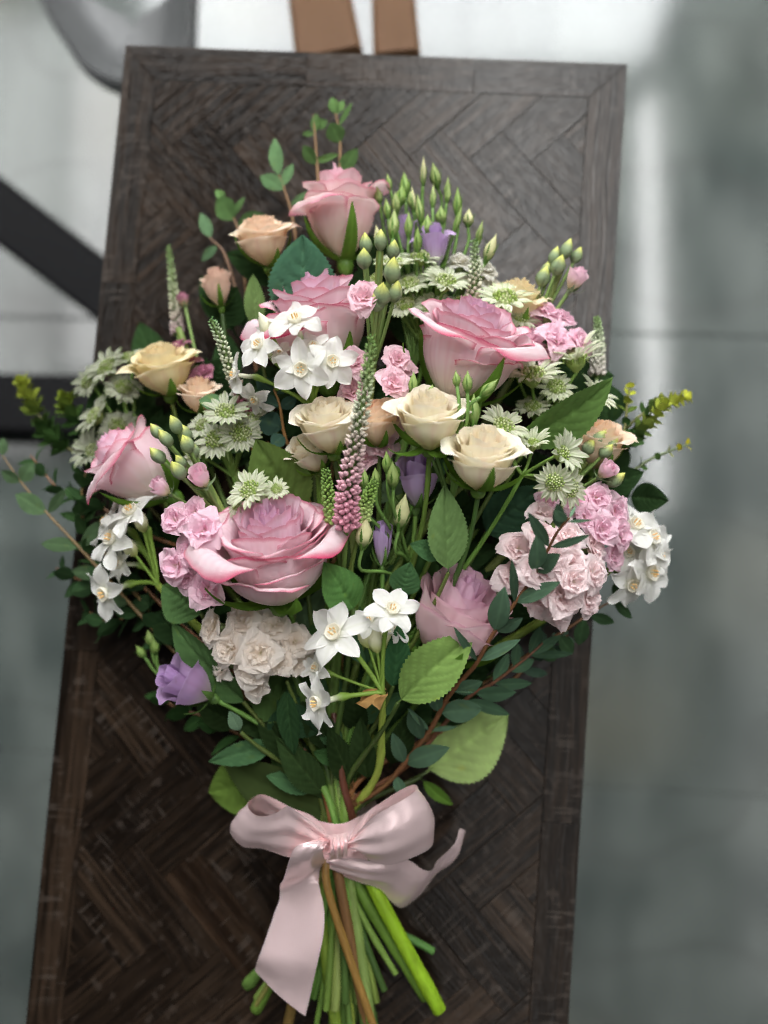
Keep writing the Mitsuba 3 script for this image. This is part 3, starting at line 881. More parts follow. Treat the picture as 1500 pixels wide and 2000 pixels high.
def lisi_bud(parent, px, py, h, axis, R, L, J, open_=0.0):
    R, c = R * 0.86, P(px, py, h)
    ax = nz(nz(axis) + rng.normal(0, 0.10, 3))
    M = frame(ax)
    bud(parent, c, ax, R, L, S(98, 126, 62), lerp(S(130, 158, 80), S(226, 222, 168, .85), open_), lobes=5, amp=0.08, fat=0.72, tw=1.4, t0=0.05, t1=0.5, pt=1.2)
    for k in range(5):
        a = k * 1.2566
        e = np.array([np.cos(a), np.sin(a), 0.0])
        b = c + M @ (e * R * 0.35) - ax * L * 0.02
        t = c + M @ (e * R * 1.25) + ax * L * 0.72
        leaf(parent, b, t, R * 0.55, normal=M @ e, bend=0.05, fold=-0.3, kind='sepal', col=S(92, 130, 60), nu=5, nv=7, name='sepal')
    v, f = tube(catmull([c + ax * 0.0005, c - ax * 0.012, 0.5 * (c + J) - ax * 0.004, J], 12), 0.0010, 6)
    put(parent, 'pedicel', (v, f), 'm_stem', S(108, 144, 72))


EUC = S(78, 98, 80)


def sprig(label, pts, leaves=None, auto=0, LL=0.019, LW=0.0085, col=EUC, group='eucalyptus sprigs in the bouquet', name='eucalyptus_sprig', cat='eucalyptus sprig', scol=S(120, 84, 54), tip_col=None, sr=0.0011, seed=0, start=0.12, dense=1, neck=False, end=None):
    t = thing(name, label, cat, group)
    W = catmull([P(*p) for p in pts], 40)
    tt = np.linspace(0, 1, 40)
    if neck:
        stem(t, W[0], nz(W[1] - W[0]), sr * 1.3, scol, end=end, short=rng.random() < 0.85)
    v, f = tube(W, sr * (1.2 - 0.75 * tt), 7)
    put(t, 'branch', (v, f), 'm_stem', scol * (0.8 + 0.4 * n3(v[:, 0] * 500, v[:, 1] * 500, .5))[:, None])
    r = np.random.default_rng(seed + 77)
    tan = nz(np.gradient(W, axis=0))
    for k, lf in enumerate(leaves or ()):
        bx, by, tx, ty, w, hb, ht = lf[:7]
        b0 = P(bx, by, hb)
        b = W[np.argmin(np.linalg.norm(W - b0, axis=1))]
        tp = P(tx, ty, ht)
        dark = lf[7] if len(lf) > 7 else 1.0
        leaf(t, b, tp, w * (CD - ht) / F, normal=nz([r.normal(0, .2), r.normal(0, .2), 1]), bend=r.uniform(0.0, 0.08), fold=r.uniform(0.05, 0.25), kind='euc', col=col * dark, nu=9, nv=16, seed=k + seed, stalk=0.05)
    for k in range(auto):
        q = start + (1 - start) * (k + 0.3) / auto
        i = min(int(q * 39), 38)
        d = tan[i]
        x = nz(np.cross(d, [0, 0, 1]))
        z = np.cross(x, d)
        ro = (k % 2) * math.pi / 2 + r.normal(0, 0.25)
        s = (1.0 - 0.55 * q) * r.uniform(0.85, 1.15)
        for sg in range(2 * dense):
            a = ro + sg * math.pi / dense
            o = x * math.cos(a) + z * math.sin(a)
            dd = nz(d * r.uniform(0.5, 0.9) + o * 0.9)
            tp = W[i] + dd * LL * s
            tp[2] = max(tp[2], TT + 0.004)
            nn = nz(d * 0.8 - o * 0.5 + np.array([0, 0, 0.7]) + r.normal(0, 0.2, 3))
            cc = col if tip_col is None else lerp(col, tip_col, ss(0.45, 1.0, q))
            leaf(t, W[i], tp, LW * (0.5 + 0.5 * s), normal=nn, bend=r.uniform(-0.02, 0.1), fold=r.uniform(0.05, 0.3), kind='euc', col=cc * r.uniform(0.8, 1.2), nu=7, nv=11, seed=k, stalk=0.06)
    return t


# ------------------------------------------------------------------ the bouquet: every stem where it stands
GR = 'large pink roses in the bouquet'
rose('wide open pink rose with curled deep pink petal rims, largest bloom above the white narcissus', 547, 1172, 0.082, (-0.03, 0.84, 0.48), 0.0365, 0.058, 32, ROSE, 3, GR, flare=0.50, res=(39, 29), leaves=2, close=0.5,
     over={0: {'phi': 1.05, 'flare': 0.07, 'h': 0.74, 'w': 0.95, 'curl': 0.16}, 1: {'phi': 2.35, 'flare': 0.08, 'h': 0.82, 'w': 0.95, 'curl': 0.12}, 2: {'phi': 0.20, 'flare': 0.50, 'h': 1.0, 'w': 0.85}, 3: {'phi': 2.95, 'flare': 0.50, 'h': 1.0, 'w': 0.85}, 4: {'phi': 1.55, 'flare': 0.08, 'h': 1.0, 'w': 1.1}, 5: {'phi': -1.5, 'flare': 0.5}, 6: {'phi': 2.5, 'flare': 0.2}, 7: {'phi': 0.6, 'flare': 0.2}})
rose('half open pink rose tilted right, above the two cream spray roses', 885, 790, 0.080, (0.25, 0.86, 0.40), 0.0350, 0.059, 26, ROSE, 7, GR, flare=0.42, res=(37, 27), leaves=2, close=0.45,
     over={0: {'phi': 2.95, 'flare': 0.38}, 1: {'phi': 0.35, 'flare': 0.30, 'h': 1.1}, 2: {'phi': 2.3, 'flare': 0.16, 'h': 0.84, 'w': 0.8}, 3: {'phi': 1.0, 'flare': 0.06}, 4: {'phi': 1.6, 'flare': 0.05, 'h': 0.95}})
rose('pink rose partly hidden behind the upper white narcissus cluster', 640, 742, 0.062, (-0.10, 0.90, 0.34), 0.0345, 0.060, 24, ROSE, 12, GR, flare=0.45, res=(21, 21), leaves=1,
     over={0: {'phi': 0.35, 'flare': 0.5}, 1: {'phi': 2.2, 'flare': 0.10}, 2: {'phi': 1.2, 'flare': 0.1}})
rose('pink and peach rose at the top of the bouquet beside the green buds', 674, 510, 0.045, (-0.06, 0.95, 0.22), 0.0265, 0.055, 20, ROSE_TOP, 21, GR, flare=0.5, res=(21, 21), leaves=1,
     over={0: {'phi': 0.5, 'flare': 0.35, 'h': 0.95}, 1: {'phi': 1.7, 'flare': 0.15, 'h': 0.9}, 2: {'phi': -2.4, 'flare': 0.6, 'h': 1.05}})
rose('pale pink rose on the left side, half hidden by green stock buds', 335, 968, 0.056, (-0.72, 0.62, 0.26), 0.0275, 0.052, 20, ROSE, 33, GR, flare=0.30, res=(21, 21), leaves=1,
     over={0: {'phi': 0.6, 'flare': 0.4, 'h': 1.08}, 1: {'phi': 1.9, 'flare': 0.08}, 2: {'phi': 2.9, 'flare': 0.2}})
rose('lavender pink rose low on the right, behind the long eucalyptus branch', 858, 1288, 0.062, (0.34, 0.84, 0.38), 0.0310, 0.054, 18, (S(246, 236, 222, .92), S(244, 218, 222, .95), S(235, 196, 222, .95), S(220, 140, 176, .9), 0.5), 41, GR, flare=0.35, res=(23, 23), leaves=1,
     over={0: {'phi': 1.2, 'flare': 0.03, 'h': 1.0, 'w': 1.15}, 1: {'phi': 2.5, 'flare': 0.08, 'h': 0.95, 'w': 1.05}, 2: {'phi': 0.2, 'flare': 0.12}, 3: {'phi': 3.4, 'flare': 0.2}, 4: {'phi': -1.2, 'flare': 0.3}, 5: {'phi': -2.2, 'flare': 0.3}})

GS = 'small cream and peach spray roses in the bouquet'


def spray(label, px, py, h, axis, R, H, pal, seed, n=21, **kw):
    R, axis = R * 1.06, (axis[0], axis[1], axis[2] + 0.10)
    kw.setdefault('flare', 0.42)
    return rose(label, px, py, h, axis, R, H, n, pal, seed, GS, leaves=kw.pop('leaves', 0), name='spray_rose', cat='spray rose', sr=0.0019, res=(25, 19), **kw)


spray('cream spray rose left of the pink veronica spike', 650, 884, 0.097, (-0.14, 0.86, 0.44), 0.0174, 0.030, CREAM, 51)
spray('cream rose petals showing beneath the cream rose left of the veronica', 622, 920, 0.082, (-0.35, 0.82, 0.42), 0.0135, 0.022, CREAM, 52)
spray('pale peach spray rose directly behind the pink veronica spike', 738, 872, 0.088, (-0.02, 0.9, 0.38), 0.0150, 0.026, PEACH, 53)
spray('cream spray rose right of the veronica, its sepals hanging open below', 838, 876, 0.108, (0.02, 0.88, 0.44), 0.0195, 0.031, CREAM, 54, sep_down=0.45)
spray('cream spray rose on a tall bare stem, lower right of its twin', 935, 955, 0.112, (0.10, 0.88, 0.44), 0.0198, 0.033, CREAM, 55, sep_len=1.05, end=P(735, 2010, 0.012))
spray('blurred cream spray rose on the left edge of the bouquet', 332, 772, 0.045, (-0.15, 0.9, 0.38), 0.0205, 0.031, YELLOW, 56)
spray('small peach spray rose just below the left cream rose', 392, 806, 0.048, (0.05, 0.9, 0.35), 0.0125, 0.022, PEACH, 57, n=12)
spray('peach spray rose near the top left with bright green sepals', 524, 520, 0.048, (-0.12, 0.9, 0.40), 0.0180, 0.030, PEACH, 58)
spray('blush spray rose bud on the upper left below the peach rose', 432, 600, 0.038, (-0.08, 0.95, 0.25), 0.0105, 0.024, BLUSH, 59, n=12, flare=0.25)
spray('peach spray rose on the right edge behind green stock buds', 1158, 915, 0.052, (0.12, 0.92, 0.36), 0.0170, 0.029, PEACH, 60)
spray('yellowish cream spray rose at the upper right behind the astrantia', 1002, 645, 0.050, (0.12, 0.93, 0.34), 0.0165, 0.030, YELLOW, 61)

ups = (0.0, 0.55, 0.83)
narcissus('white narcissus cluster in front of the back pink rose, upper centre', (612, 800, 0.085),
          [(578, 628, 0.118, (-0.12, 0.62, 0.78), 0.0160, 0.2), (507, 676, 0.112, (-0.45, 0.35, 0.82), 0.0140, 0.5), (590, 722, 0.120, (-0.10, -0.22, 0.97), 0.0165, 0.1), (647, 708, 0.116, (0.40, 0.05, 0.92), 0.0150, 0.4),
           (612, 678, 0.110, (0.1, 0.35, 0.9), 0.0110, 0.8), (462, 732, 0.092, (-0.88, 0.05, 0.45), 0.0135, 0.3), (500, 778, 0.085, (-0.5, -0.6, 0.55), 0.0120, 0.9), (548, 690, 0.104, (-0.3, 0.5, 0.8), 0.0085, 0.3)], buds=[(536, 664, 0.105)])
narcissus('white narcissus cluster at the bottom centre above a dry papery sheath', (748, 1352, 0.088),
          [(655, 1238, 0.106, (-0.35, 0.42, 0.84), 0.0190, 0.2), (765, 1192, 0.112, (0.25, 0.55, 0.80), 0.0155, 0.45), (623, 1372, 0.104, (-0.75, -0.10, 0.66), 0.0165, 0.7), (618, 1305, 0.092, (-0.5, 0.3, 0.7), 0.0110, 0.2), (722, 1215, 0.096, (-0.2, 0.7, 0.6), 0.0110, 0.9), (772, 1232, 0.090, (0.5, 0.5, 0.6), 0.0090, 0.1)],
          buds=[(722, 1268, 0.09), (738, 1278, 0.092), (752, 1268, 0.09)], sheath=0.2, end=P(690, 2030, 0.010), mids=[P(746, 1410, 0.074), P(733, 1520, 0.050)], sr=0.0018)
narcissus('white narcissus cluster on the left side facing away to the left', (308, 1142, 0.060),
          [(222, 1052, 0.070, (-0.60, 0.25, 0.76), 0.0190, 0.2), (212, 1020, 0.062, (-0.8, 0.4, 0.45), 0.0165, 0.7), (258, 1000, 0.076, (-0.30, 0.62, 0.72), 0.0180, 0.6), (208, 1158, 0.066, (-0.55, -0.30, 0.78), 0.0180, 0.3), (236, 1100, 0.062, (-0.6, 0.1, 0.78), 0.0140, 0.9)], buds=[(282, 1042, 0.07), (268, 1088, 0.066)])
narcissus('blurred white narcissus cluster on the far right edge', (1196, 1108, 0.056),
          [(1238, 1028, 0.060, (0.35, 0.55, 0.76), 0.0185, 0.1), (1270, 1052, 0.056, (0.6, 0.30, 0.75), 0.0185, 0.5), (1268, 1118, 0.054, (0.6, -0.10, 0.8), 0.0190, 0.8), (1232, 1140, 0.056, (0.3, -0.4, 0.85), 0.0165, 0.3), (1225, 1080, 0.054, (0.3, 0.3, 0.9), 0.0140, 0.2), (1285, 1085, 0.05, (0.9, 0.1, 0.4), 0.0140, 0.6)])

TIP, MID = S(104, 140, 64), S(214, 222, 186, .8)
veronica('tall veronica spike fading from green through white to pink, bouquet centre', [(727, 656, 0.150), (713, 760, 0.146), (694, 870, 0.135), (680, 960, 0.122), (676, 1032, 0.108)], 0.0032, 0.0073, 270,
         [S(92, 134, 56), S(150, 172, 110), S(220, 226, 196, .82), S(226, 206, 196, .8), S(236, 188, 198, .88), S(230, 164, 182, .88), S(224, 156, 174, .86)], single=True, seed=4, sr=0.0020)
veronica('short green veronica spike left of the pink spike base', [(636, 916, 0.112), (641, 965, 0.108), (652, 1020, 0.100)], 0.0028, 0.0046, 110, [TIP, S(128, 160, 78), S(150, 176, 100)], seed=5)
veronica('short green veronica spike right of the pink spike base', [(733, 938, 0.114), (718, 975, 0.110), (706, 1020, 0.102)], 0.0028, 0.0048, 110, [TIP, S(136, 166, 82), S(180, 196, 130)], seed=6)
veronica('curved veronica spike leaning left beside the upper narcissus', [(412, 622, 0.098), (432, 668, 0.094), (452, 728, 0.086), (480, 790, 0.074), (500, 850, 0.062)], 0.0030, 0.0052, 170, [S(104, 150, 58), MID, S(216, 220, 196, .8), S(170, 90, 120), S(150, 56, 96)], seed=7)
veronica('blurred pale veronica spike standing at the far left against the table', [(329, 480, 0.030), (336, 540, 0.030), (342, 600, 0.028), (348, 655, 0.026)], 0.0022, 0.0046, 120, [S(112, 148, 66), S(176, 186, 150), S(206, 176, 180, .8)], seed=8)
veronica('veronica spike at the upper right, green over white and pink', [(926, 468, 0.070), (928, 530, 0.068), (922, 600, 0.064), (914, 660, 0.056)], 0.0030, 0.0060, 150, [S(110, 140, 80), S(206, 212, 180, .8), S(214, 190, 184, .8), S(216, 160, 172, .8)], seed=9)
veronica('pale veronica spike on the right edge of the table', [(1166, 618, 0.048), (1169, 670, 0.046), (1166, 735, 0.042)], 0.0024, 0.0050, 120, [S(124, 160, 90), S(200, 206, 178, .8), S(216, 206, 200, .8)], seed=10)
veronica('dark green veronica tip lying under the long right leaf', [(1108, 824, 0.064), (1076, 838, 0.066), (1036, 858, 0.068)], 0.0026, 0.0046, 110, [S(70, 100, 60), S(92, 118, 84), S(120, 140, 100)], seed=11)

GK = 'stock stems in the bouquet'
up1 = (0.05, 0.6, 0.8)
stock('large pale pink stock head on the right behind eucalyptus leaves', (1085, 1020, 0.090),
      [(1010, 1075, 0.092, 1.0), (1055, 1055, 0.100, 1.0), (1105, 1050, 0.098, 0.9), (1000, 1130, 0.086, 1.0), (1050, 1115, 0.106, 1.15), (1105, 1105, 0.104, 1.1), (1150, 1120, 0.090, 1.0), (1040, 1170, 0.088, 1.0), (1090, 1165, 0.100, 1.15), (1140, 1170, 0.084, 1.0), (1085, 1200, 0.080, 0.9), (1150, 1070, 0.084, 0.9), (1060, 1010, 0.086, 0.9), (1115, 1135, 0.108, 0.9), (1078, 1090, 0.110, 0.9)], pal=PALE, R=0.0124, seed=1, group=GK)
stock('pink stock on the right edge beside the blurred white narcissus', (1160, 880, 0.062),
      [(1120, 985, 0.082, 0.9), (1160, 975, 0.078, 1.0), (1195, 1000, 0.070, 1.0), (1205, 1045, 0.068, 1.0), (1170, 1035, 0.084, 1.0), (1140, 1010, 0.088, 0.8), (1190, 1085, 0.064, 0.9), (1066, 985, 0.080, 0.85)],
      buds=[(1140, 888, 0.068, 1.0), (1160, 872, 0.066, 1.1), (1182, 880, 0.066, 1.0), (1172, 895, 0.07, 1.0), (1185, 950, 0.074, 1.2)], open_buds=[(1170, 932, 0.080, 1.0)], pal=PINK, seed=2)
stock('pink stock on the left with green bud tips, beside the wide open rose', (352, 838, 0.108),
      [(348, 1018, 0.102, 1.0), (402, 1038, 0.114, 1.15), (352, 1105, 0.094, 1.2), (412, 1150, 0.098, 1.2), (384, 1002, 0.104, 0.85), (378, 1075, 0.098, 1.05), (372, 1130, 0.092, 0.9)],
      buds=[(318, 858, 0.104, 1.0), (335, 872, 0.110, 1.1), (352, 848, 0.110, 1.1), (370, 862, 0.106, 1.0), (374, 885, 0.108, 1.1), (322, 905, 0.104, 1.1), (360, 935, 0.112, 1.2), (385, 895, 0.102, 1.0), (362, 915, 0.106, 0.9)], open_buds=[(402, 950, 0.106, 1.15), (332, 965, 0.098, 1.0)], pal=PINK, seed=3)
stock('fading cream stock head low in the centre under the wide open rose', (505, 1195, 0.072),
      [(425, 1225, 0.074, 1.0), (480, 1215, 0.078, 1.0), (535, 1225, 0.076, 1.0), (455, 1265, 0.080, 1.05), (510, 1275, 0.088, 1.15), (575, 1255, 0.074, 1.0), (495, 1310, 0.078, 1.0), (580, 1295, 0.068, 0.9), (505, 1335, 0.066, 0.9), (440, 1300, 0.066, 0.8), (545, 1290, 0.078, .9)], pal=BLUSHW, R=0.0124, seed=4)
stock('pink stock standing tall at the upper centre with striped green buds', (742, 490, 0.106),
      [(712, 588, 0.118, 1.05), (774, 708, 0.104, 0.85), (768, 752, 0.108, 0.95), (694, 712, 0.100, 0.95), (756, 838, 0.092, 0.9), (690, 770, 0.092, 0.9), (742, 872, 0.086, 0.9), (785, 725, 0.098, 0.8), (712, 900, 0.084, 0.8)],
      buds=[(715, 498, 0.106, 1.1), (742, 492, 0.108, 1.1), (712, 528, 0.110, 1.1), (765, 508, 0.104, 1.0), (762, 556, 0.112, 1.4), (744, 598, 0.118, 1.3), (735, 610, 0.116, 1.2), (768, 592, 0.108, 1.2)], pal=ROSY, seed=5)
stock('bright pink stock at the right back with pale green buds above', (1100, 515, 0.058),
      [(1030, 668, 0.062, 1.0), (1082, 668, 0.066, 1.1), (1126, 672, 0.060, 1.0), (1010, 640, 0.056, 0.8), (1060, 700, 0.060, 0.9), (1068, 618, 0.060, 0.95), (1040, 632, 0.056, 0.8), (1100, 628, 0.058, 0.8)],
      buds=[(1076, 520, 0.058, 1.1), (1098, 508, 0.060, 1.2), (1118, 516, 0.058, 1.0), (1082, 540, 0.062, 1.2), (1054, 562, 0.058, 1.2), (1060, 545, 0.056, 1.0)], open_buds=[(1112, 568, 0.066, 1.2)], pal=PINK, seed=6)
stock('white stock at the back behind the upper right veronica spike', (915, 505, 0.048), [(898, 520, 0.052, 0.9), (942, 535, 0.054, 1.0), (958, 570, 0.052, 0.9), (905, 560, 0.050, 0.9), (880, 600, 0.05, 0.8)], pal=WHITEP, seed=7)
stock('dusky pink stock on the left, half hidden behind the cream spray roses', (348, 640, 0.040), [(350, 685, 0.040, 0.85), (398, 735, 0.046, 0.9), (372, 715, 0.044, 0.7)], open_buds=[(362, 600, 0.036, 0.8)], pal=(S(200, 190, 140), S(196, 140, 158, .8), S(190, 120, 146, .8)), seed=8)

GA = 'astrantia stems in the bouquet'
f1 = (-0.10, 0.50, 0.86)
astrantia('pale green astrantia in front of the broad leaf, left of centre', (520, 1040, 0.085), [(492, 962, 0.106, (-0.25, 0.45, 0.86), 0.0128), (541, 958, 0.104, (0.15, 0.50, 0.85), 0.0075), (466, 988, 0.100, (-0.6, 0.1, 0.8), 0.0070), (525, 975, 0.100, (0.3, 0.2, 0.9), 0.006)])
astrantia('shaded astrantia between the left stock buds and the narcissus', (455, 930, 0.06), [(442, 812, 0.084, (0.0, 0.65, 0.75), 0.0140), (425, 862, 0.078, (-0.1, 0.4, 0.9), 0.0150), (470, 850, 0.078, (0.2, 0.4, 0.9), 0.0130), (400, 835, 0.070, (-0.4, 0.5, 0.75), 0.0115), (495, 820, 0.072, (0.3, 0.5, 0.8), 0.0105), (385, 885, 0.066, (-0.4, 0.3, 0.85), 0.0110)], tone=0.75)  # lower tone darkens these heads, shade put into their colour
astrantia('astrantia right of the lower cream spray rose on a forked stalk', (1020, 928, 0.092), [(980, 838, 0.100, (0.1, 0.72, 0.68), 0.0150), (1092, 888, 0.106, (0.55, 0.35, 0.75), 0.0125), (1085, 940, 0.108, (-0.25, -0.15, 0.95), 0.0110), (1040, 872, 0.096, (0.15, 0.75, 0.62), 0.0100), (1108, 952, 0.100, (0.4, -0.3, 0.85), 0.0105), (1002, 862, 0.090, (0.2, 0.5, 0.8), 0.0120)])
astrantia('astrantia at the back behind the tall pink stock buds', (830, 680, 0.045), [(770, 522, 0.060, (-0.1, 0.8, 0.55), 0.0140), (822, 508, 0.060, (0.0, 0.85, 0.5), 0.0135), (868, 558, 0.066, (0.1, 0.75, 0.65), 0.0160), (905, 628, 0.056, (0.1, 0.6, 0.8), 0.0120), (795, 600, 0.056, (-0.1, 0.6, 0.8), 0.0115), (738, 548, 0.056, (-0.3, 0.7, 0.6), 0.0110), (842, 605, 0.058, (0.0, 0.5, 0.8), 0.0120), (800, 560, 0.060, (0.0, 0.6, 0.8), 0.0120)])
astrantia('astrantia at the upper right below the yellowish spray rose', (975, 690, 0.050), [(985, 590, 0.070, (0.0, 0.72, 0.68), 0.0165), (955, 620, 0.062, (-0.3, 0.6, 0.7), 0.0120), (905, 598, 0.062, (-0.1, 0.7, 0.6), 0.0130), (1015, 625, 0.062, (0.3, 0.5, 0.7), 0.0125)])
astrantia('astrantia on the right below the bright pink stock', (1050, 830, 0.050), [(1040, 742, 0.070, (-0.1, 0.7, 0.7), 0.0155), (1125, 712, 0.062, (0.25, 0.75, 0.6), 0.0150), (1160, 775, 0.056, (0.4, 0.6, 0.6), 0.0125), (1085, 760, 0.062, (0.1, 0.5, 0.8), 0.0125), (1000, 715, 0.060, (-0.3, 0.6, 0.7), 0.0120), (1082, 705, 0.060, (0.0, 0.8, 0.5), 0.0120), (1120, 800, 0.058, (0.2, 0.4, 0.8), 0.0110), (1040, 800, 0.060, (0.0, 0.5, 0.8), 0.0115)])
astrantia('dim blurred astrantia on the far left edge', (270, 900, 0.030), [(215, 722, 0.034, (-0.3, 0.6, 0.7), 0.0145), (176, 750, 0.032, (-0.3, 0.3, 0.85), 0.0105), (192, 818, 0.034, (-0.4, 0.4, 0.8), 0.0140), (190, 885, 0.032, (-0.4, 0.2, 0.85), 0.0130), (240, 760, 0.036, (0.1, 0.4, 0.9), 0.0120), (232, 835, 0.034, (0.0, 0.4, 0.9), 0.0115), (255, 705, 0.034, (0.1, 0.7, 0.7), 0.0110)], tone=0.62)  # lower tone puts the dimness of this side into the flower colours

GL = 'lisianthus stems in the bouquet'


def lisi(label, base, axis, R, H, seed, buds=(), pal=MAUVE, end=None, col=None, n=7, flare=0.25, leaves=2):
    t = thing('lisianthus', label, 'lisianthus', GL)
    if R:
        q = lisianthus_flower(t, *base, axis, R, H, seed, pal, n, flare)
    else:
        q = P(*base)
    path = stem(t, q, axis, 0.0018, S(112, 146, 72), end=end)
    for px, py, h, ax, r, L, o in buds:
        c = P(px, py, h)
        k = np.argmin(np.linalg.norm(path - c, axis=1))
        d2 = np.linalg.norm(path - c, axis=1)
        k = min(int(k + 3), len(path) - 6)
        lisi_bud(t, px, py, h, ax, r, L, path[k], o)
    stem_leaves(t, path, leaves, 0.04, 0.012, S(74, 108, 72))
    return t


lisi('half open purple lisianthus low on the left, pointing left', (412, 1362, 0.066), (-0.74, 0.48, 0.42), 0.0165, 0.033, 71, pal=(S(218, 208, 204, .8), S(200, 168, 210, .84), S(184, 146, 200, .82), S(212, 182, 224, .88), 0.5), flare=0.30)
lisi('purple lisianthus bloom between the two right cream spray roses', (812, 990, 0.078), (0.05, 0.92, 0.38), 0.0130, 0.032, 72, n=7, flare=0.22,
     buds=[(768, 955, 0.108, (0.03, 0.95, 0.3), 0.0040, 0.0160, 0.15), (757, 925, 0.104, (-0.02, 0.96, 0.26), 0.0032, 0.0125, 0.0), (779, 1035, 0.092, (0.25, 0.9, 0.3), 0.0055, 0.0210, 0.8), (708, 1072, 0.100, (0.1, 0.93, 0.3), 0.0055, 0.0190, 1.0), (735, 950, 0.1, (0.0, 0.96, 0.26), 0.0030, 0.011, 0.1), (712, 955, 0.1, (0.05, 0.96, 0.26), 0.0028, 0.011, 0.1)])
lisi('slim closed lavender lisianthus right of the wide open rose', (746, 1105, 0.080), (0.0, 0.94, 0.32), 0.0070, 0.026, 73, n=5, flare=0.02, leaves=3)
lisi('purple lisianthus at the back between green buds and astrantia', (850, 525, 0.055), (-0.05, 0.86, 0.45), 0.0125, 0.026, 74, n=6, flare=0.5, leaves=1)
LB = [(763, 360, .052), (775, 405, .056), (792, 372, .050), (826, 352, .054), (806, 395, .054), (833, 448, .060), (845, 395, .055), (893, 410, .056), (914, 430, .054), (872, 375, .050), (798, 452, .060), (768, 452, .060), (930, 470, .056), (742, 470, .062), (855, 355, .048), (885, 445, .056), (742, 385, .05)]
LB += [(x + 17, y + 30, h + 0.004) for x, y, h in LB[::2]]
LB = [(x, y + 14, h, nz([(x - 820) / 520, 0.94, 0.28]), 0.0022 + 0.0017 * ((i * 7) % 3) / 2, 0.011 + 0.007 * ((i * 5) % 4) / 3, [0.1, 0.3, 0.0, 0.9, 0.2][i % 5]) for i, (x, y, h) in enumerate(LB)]
lisi('spray of upright green lisianthus buds at the top right of the bouquet', (815, 560, 0.046), (0.02, 0.95, 0.25), 0, 0, 75, buds=LB[::2])
lisi('second spray of green lisianthus buds, rightmost at the back', (860, 560, 0.046), (0.08, 0.95, 0.25), 0, 0, 76, buds=LB[1::2])
lisi('mauve lisianthus mostly hidden among the green buds at the back', (795, 490, 0.045), (-0.1, 0.9, 0.4), 0.0080, 0.022, 78, n=5, flare=0.3, leaves=0)
lisi('small green lisianthus buds at the left below the purple bloom', (330, 1300, 0.030), (-0.5, 0.6, 0.3), 0, 0, 77, buds=[(296, 1262, 0.034, (-0.1, 0.9, 0.3), 0.0034, 0.011, 0.1), (284, 1285, 0.03, (-0.4, 0.8, 0.3), 0.0032, 0.010, 0.0), (305, 1278, 0.034, (0.1, 0.8, 0.4), 0.0034, 0.011, 0.0)])
t = thing('rosebud_spray', 'tight green rosebuds below the tilted pink rose, right of centre', 'rosebud spray')
path = stem(t, P(918, 800, 0.112), (0.1, 0.9, 0.4), 0.0015, S(96, 136, 62))
for px, py, h, ax, r_, L in [(913, 768, 0.128, (0.03, .95, .3), .0030, .0115), (893, 757, 0.124, (-.12, .95, .3), .0024, .009), (938, 775, 0.124, (.62, .72, .3), .0032, .0125), (925, 832, 0.116, (.14, .93, .3), .0040, .0170), (806, 770, 0.112, (-.02, .95, .3), .0030, .012), (836, 782, 0.112, (.02, .95, .3), .0026, .009)]:
    lisi_bud(t, px, py, h, ax, r_, L, path[4], 0.1)

# ---- broad leaves placed one by one, each a part of the flower stem or leaf stem it grows from
GV = 'leaf stems in the bouquet'


def leafstem(label, specs, col=LEAFG, base=None, group=GV, scol=S(96, 120, 62), **kw):
    """specs: (bx,by,bh, tx,ty,th, width px, roll, extras)."""
    t = thing('leaf_stem', label, 'leaf stem', group)
    b = P(*(base or specs[0][:3]))
    stem(t, b, nz(b - NECK) + np.array([0, 0, 0.1]), 0.0016, scol * 0.7, short=True)
    for k, s in enumerate(specs):
        ex = dict(s[8]) if len(s) > 8 else {}
        w = s[6] * (CD - 0.5 * (s[2] + s[5])) / F / max(0.35, math.cos(s[7]))
        leaf(t, P(*s[:3]), P(*s[3:6]), w, roll=s[7], col=ex.pop('col', col), seed=k + len(used), nu=17, nv=44, **{**kw, **ex})
    return t


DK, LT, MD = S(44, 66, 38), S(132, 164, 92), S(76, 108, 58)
leafstem('broad dark green serrated leaf standing behind the narcissus near the top', [(596, 640, 0.070, 590, 458, 0.078, 132, 0.0, {'stalk': 0.0, 'col': S(62, 96, 74), 'vein': .3})])
leafstem('broad olive leaf standing upright below the left cream spray rose', [(580, 1010, 0.080, 500, 858, 0.100, 122, 0.15, {'stalk': 0.0, 'col': S(84, 104, 52), 'bend': 0.02})])
leafstem('upright pale green leaf beneath the lower right cream spray rose', [(876, 1118, 0.098, 868, 948, 0.108, 76, 0.1, {'col': S(104, 132, 80), 'stalk': 0.05}), (872, 1092, 0.090, 800, 1062, 0.094, 40, 0.3, {'col': S(70, 104, 66)})])
leafstem('dark broad leaf right of centre behind the forked astrantia stalk', [(950, 1040, 0.064, 1058, 950, 0.074, 96, 0.1, {'col': S(52, 80, 60), 'stalk': 0.0})])
leafstem('light green serrated leaf in front of the low right rose', [(778, 1372, 0.090, 925, 1238, 0.092, 96, -0.15, {'col': S(104, 130, 68), 'stalk': 0.05, 'vein': 0.5, 'bend': 0.10, 'fold': 0.3})])
leafstem('pale lime leaf lying on the table at the lower right', [(832, 1508, 0.016, 992, 1395, 0.020, 128, 0.0, {'col': S(170, 196, 122), 'stalk': 0.06, 'vein': 0.25, 'bend': 0.05})])
leafstem('green serrated leaf right of the wide open rose, curling forward', [(690, 1188, 0.092, 632, 1098, 0.104, 78, 0.2, {'col': S(84, 124, 66), 'stalk': 0.0, 'bend': 0.15}), (782, 1168, 0.078, 802, 1098, 0.086, 60, 0.0, {'col': S(70, 104, 66)})])
leafstem('dark green leaf right of the low narcissus cluster', [(768, 1340, 0.084, 778, 1218, 0.092, 50, 0.3, {'col': S(54, 92, 58), 'stalk': 0.0})])
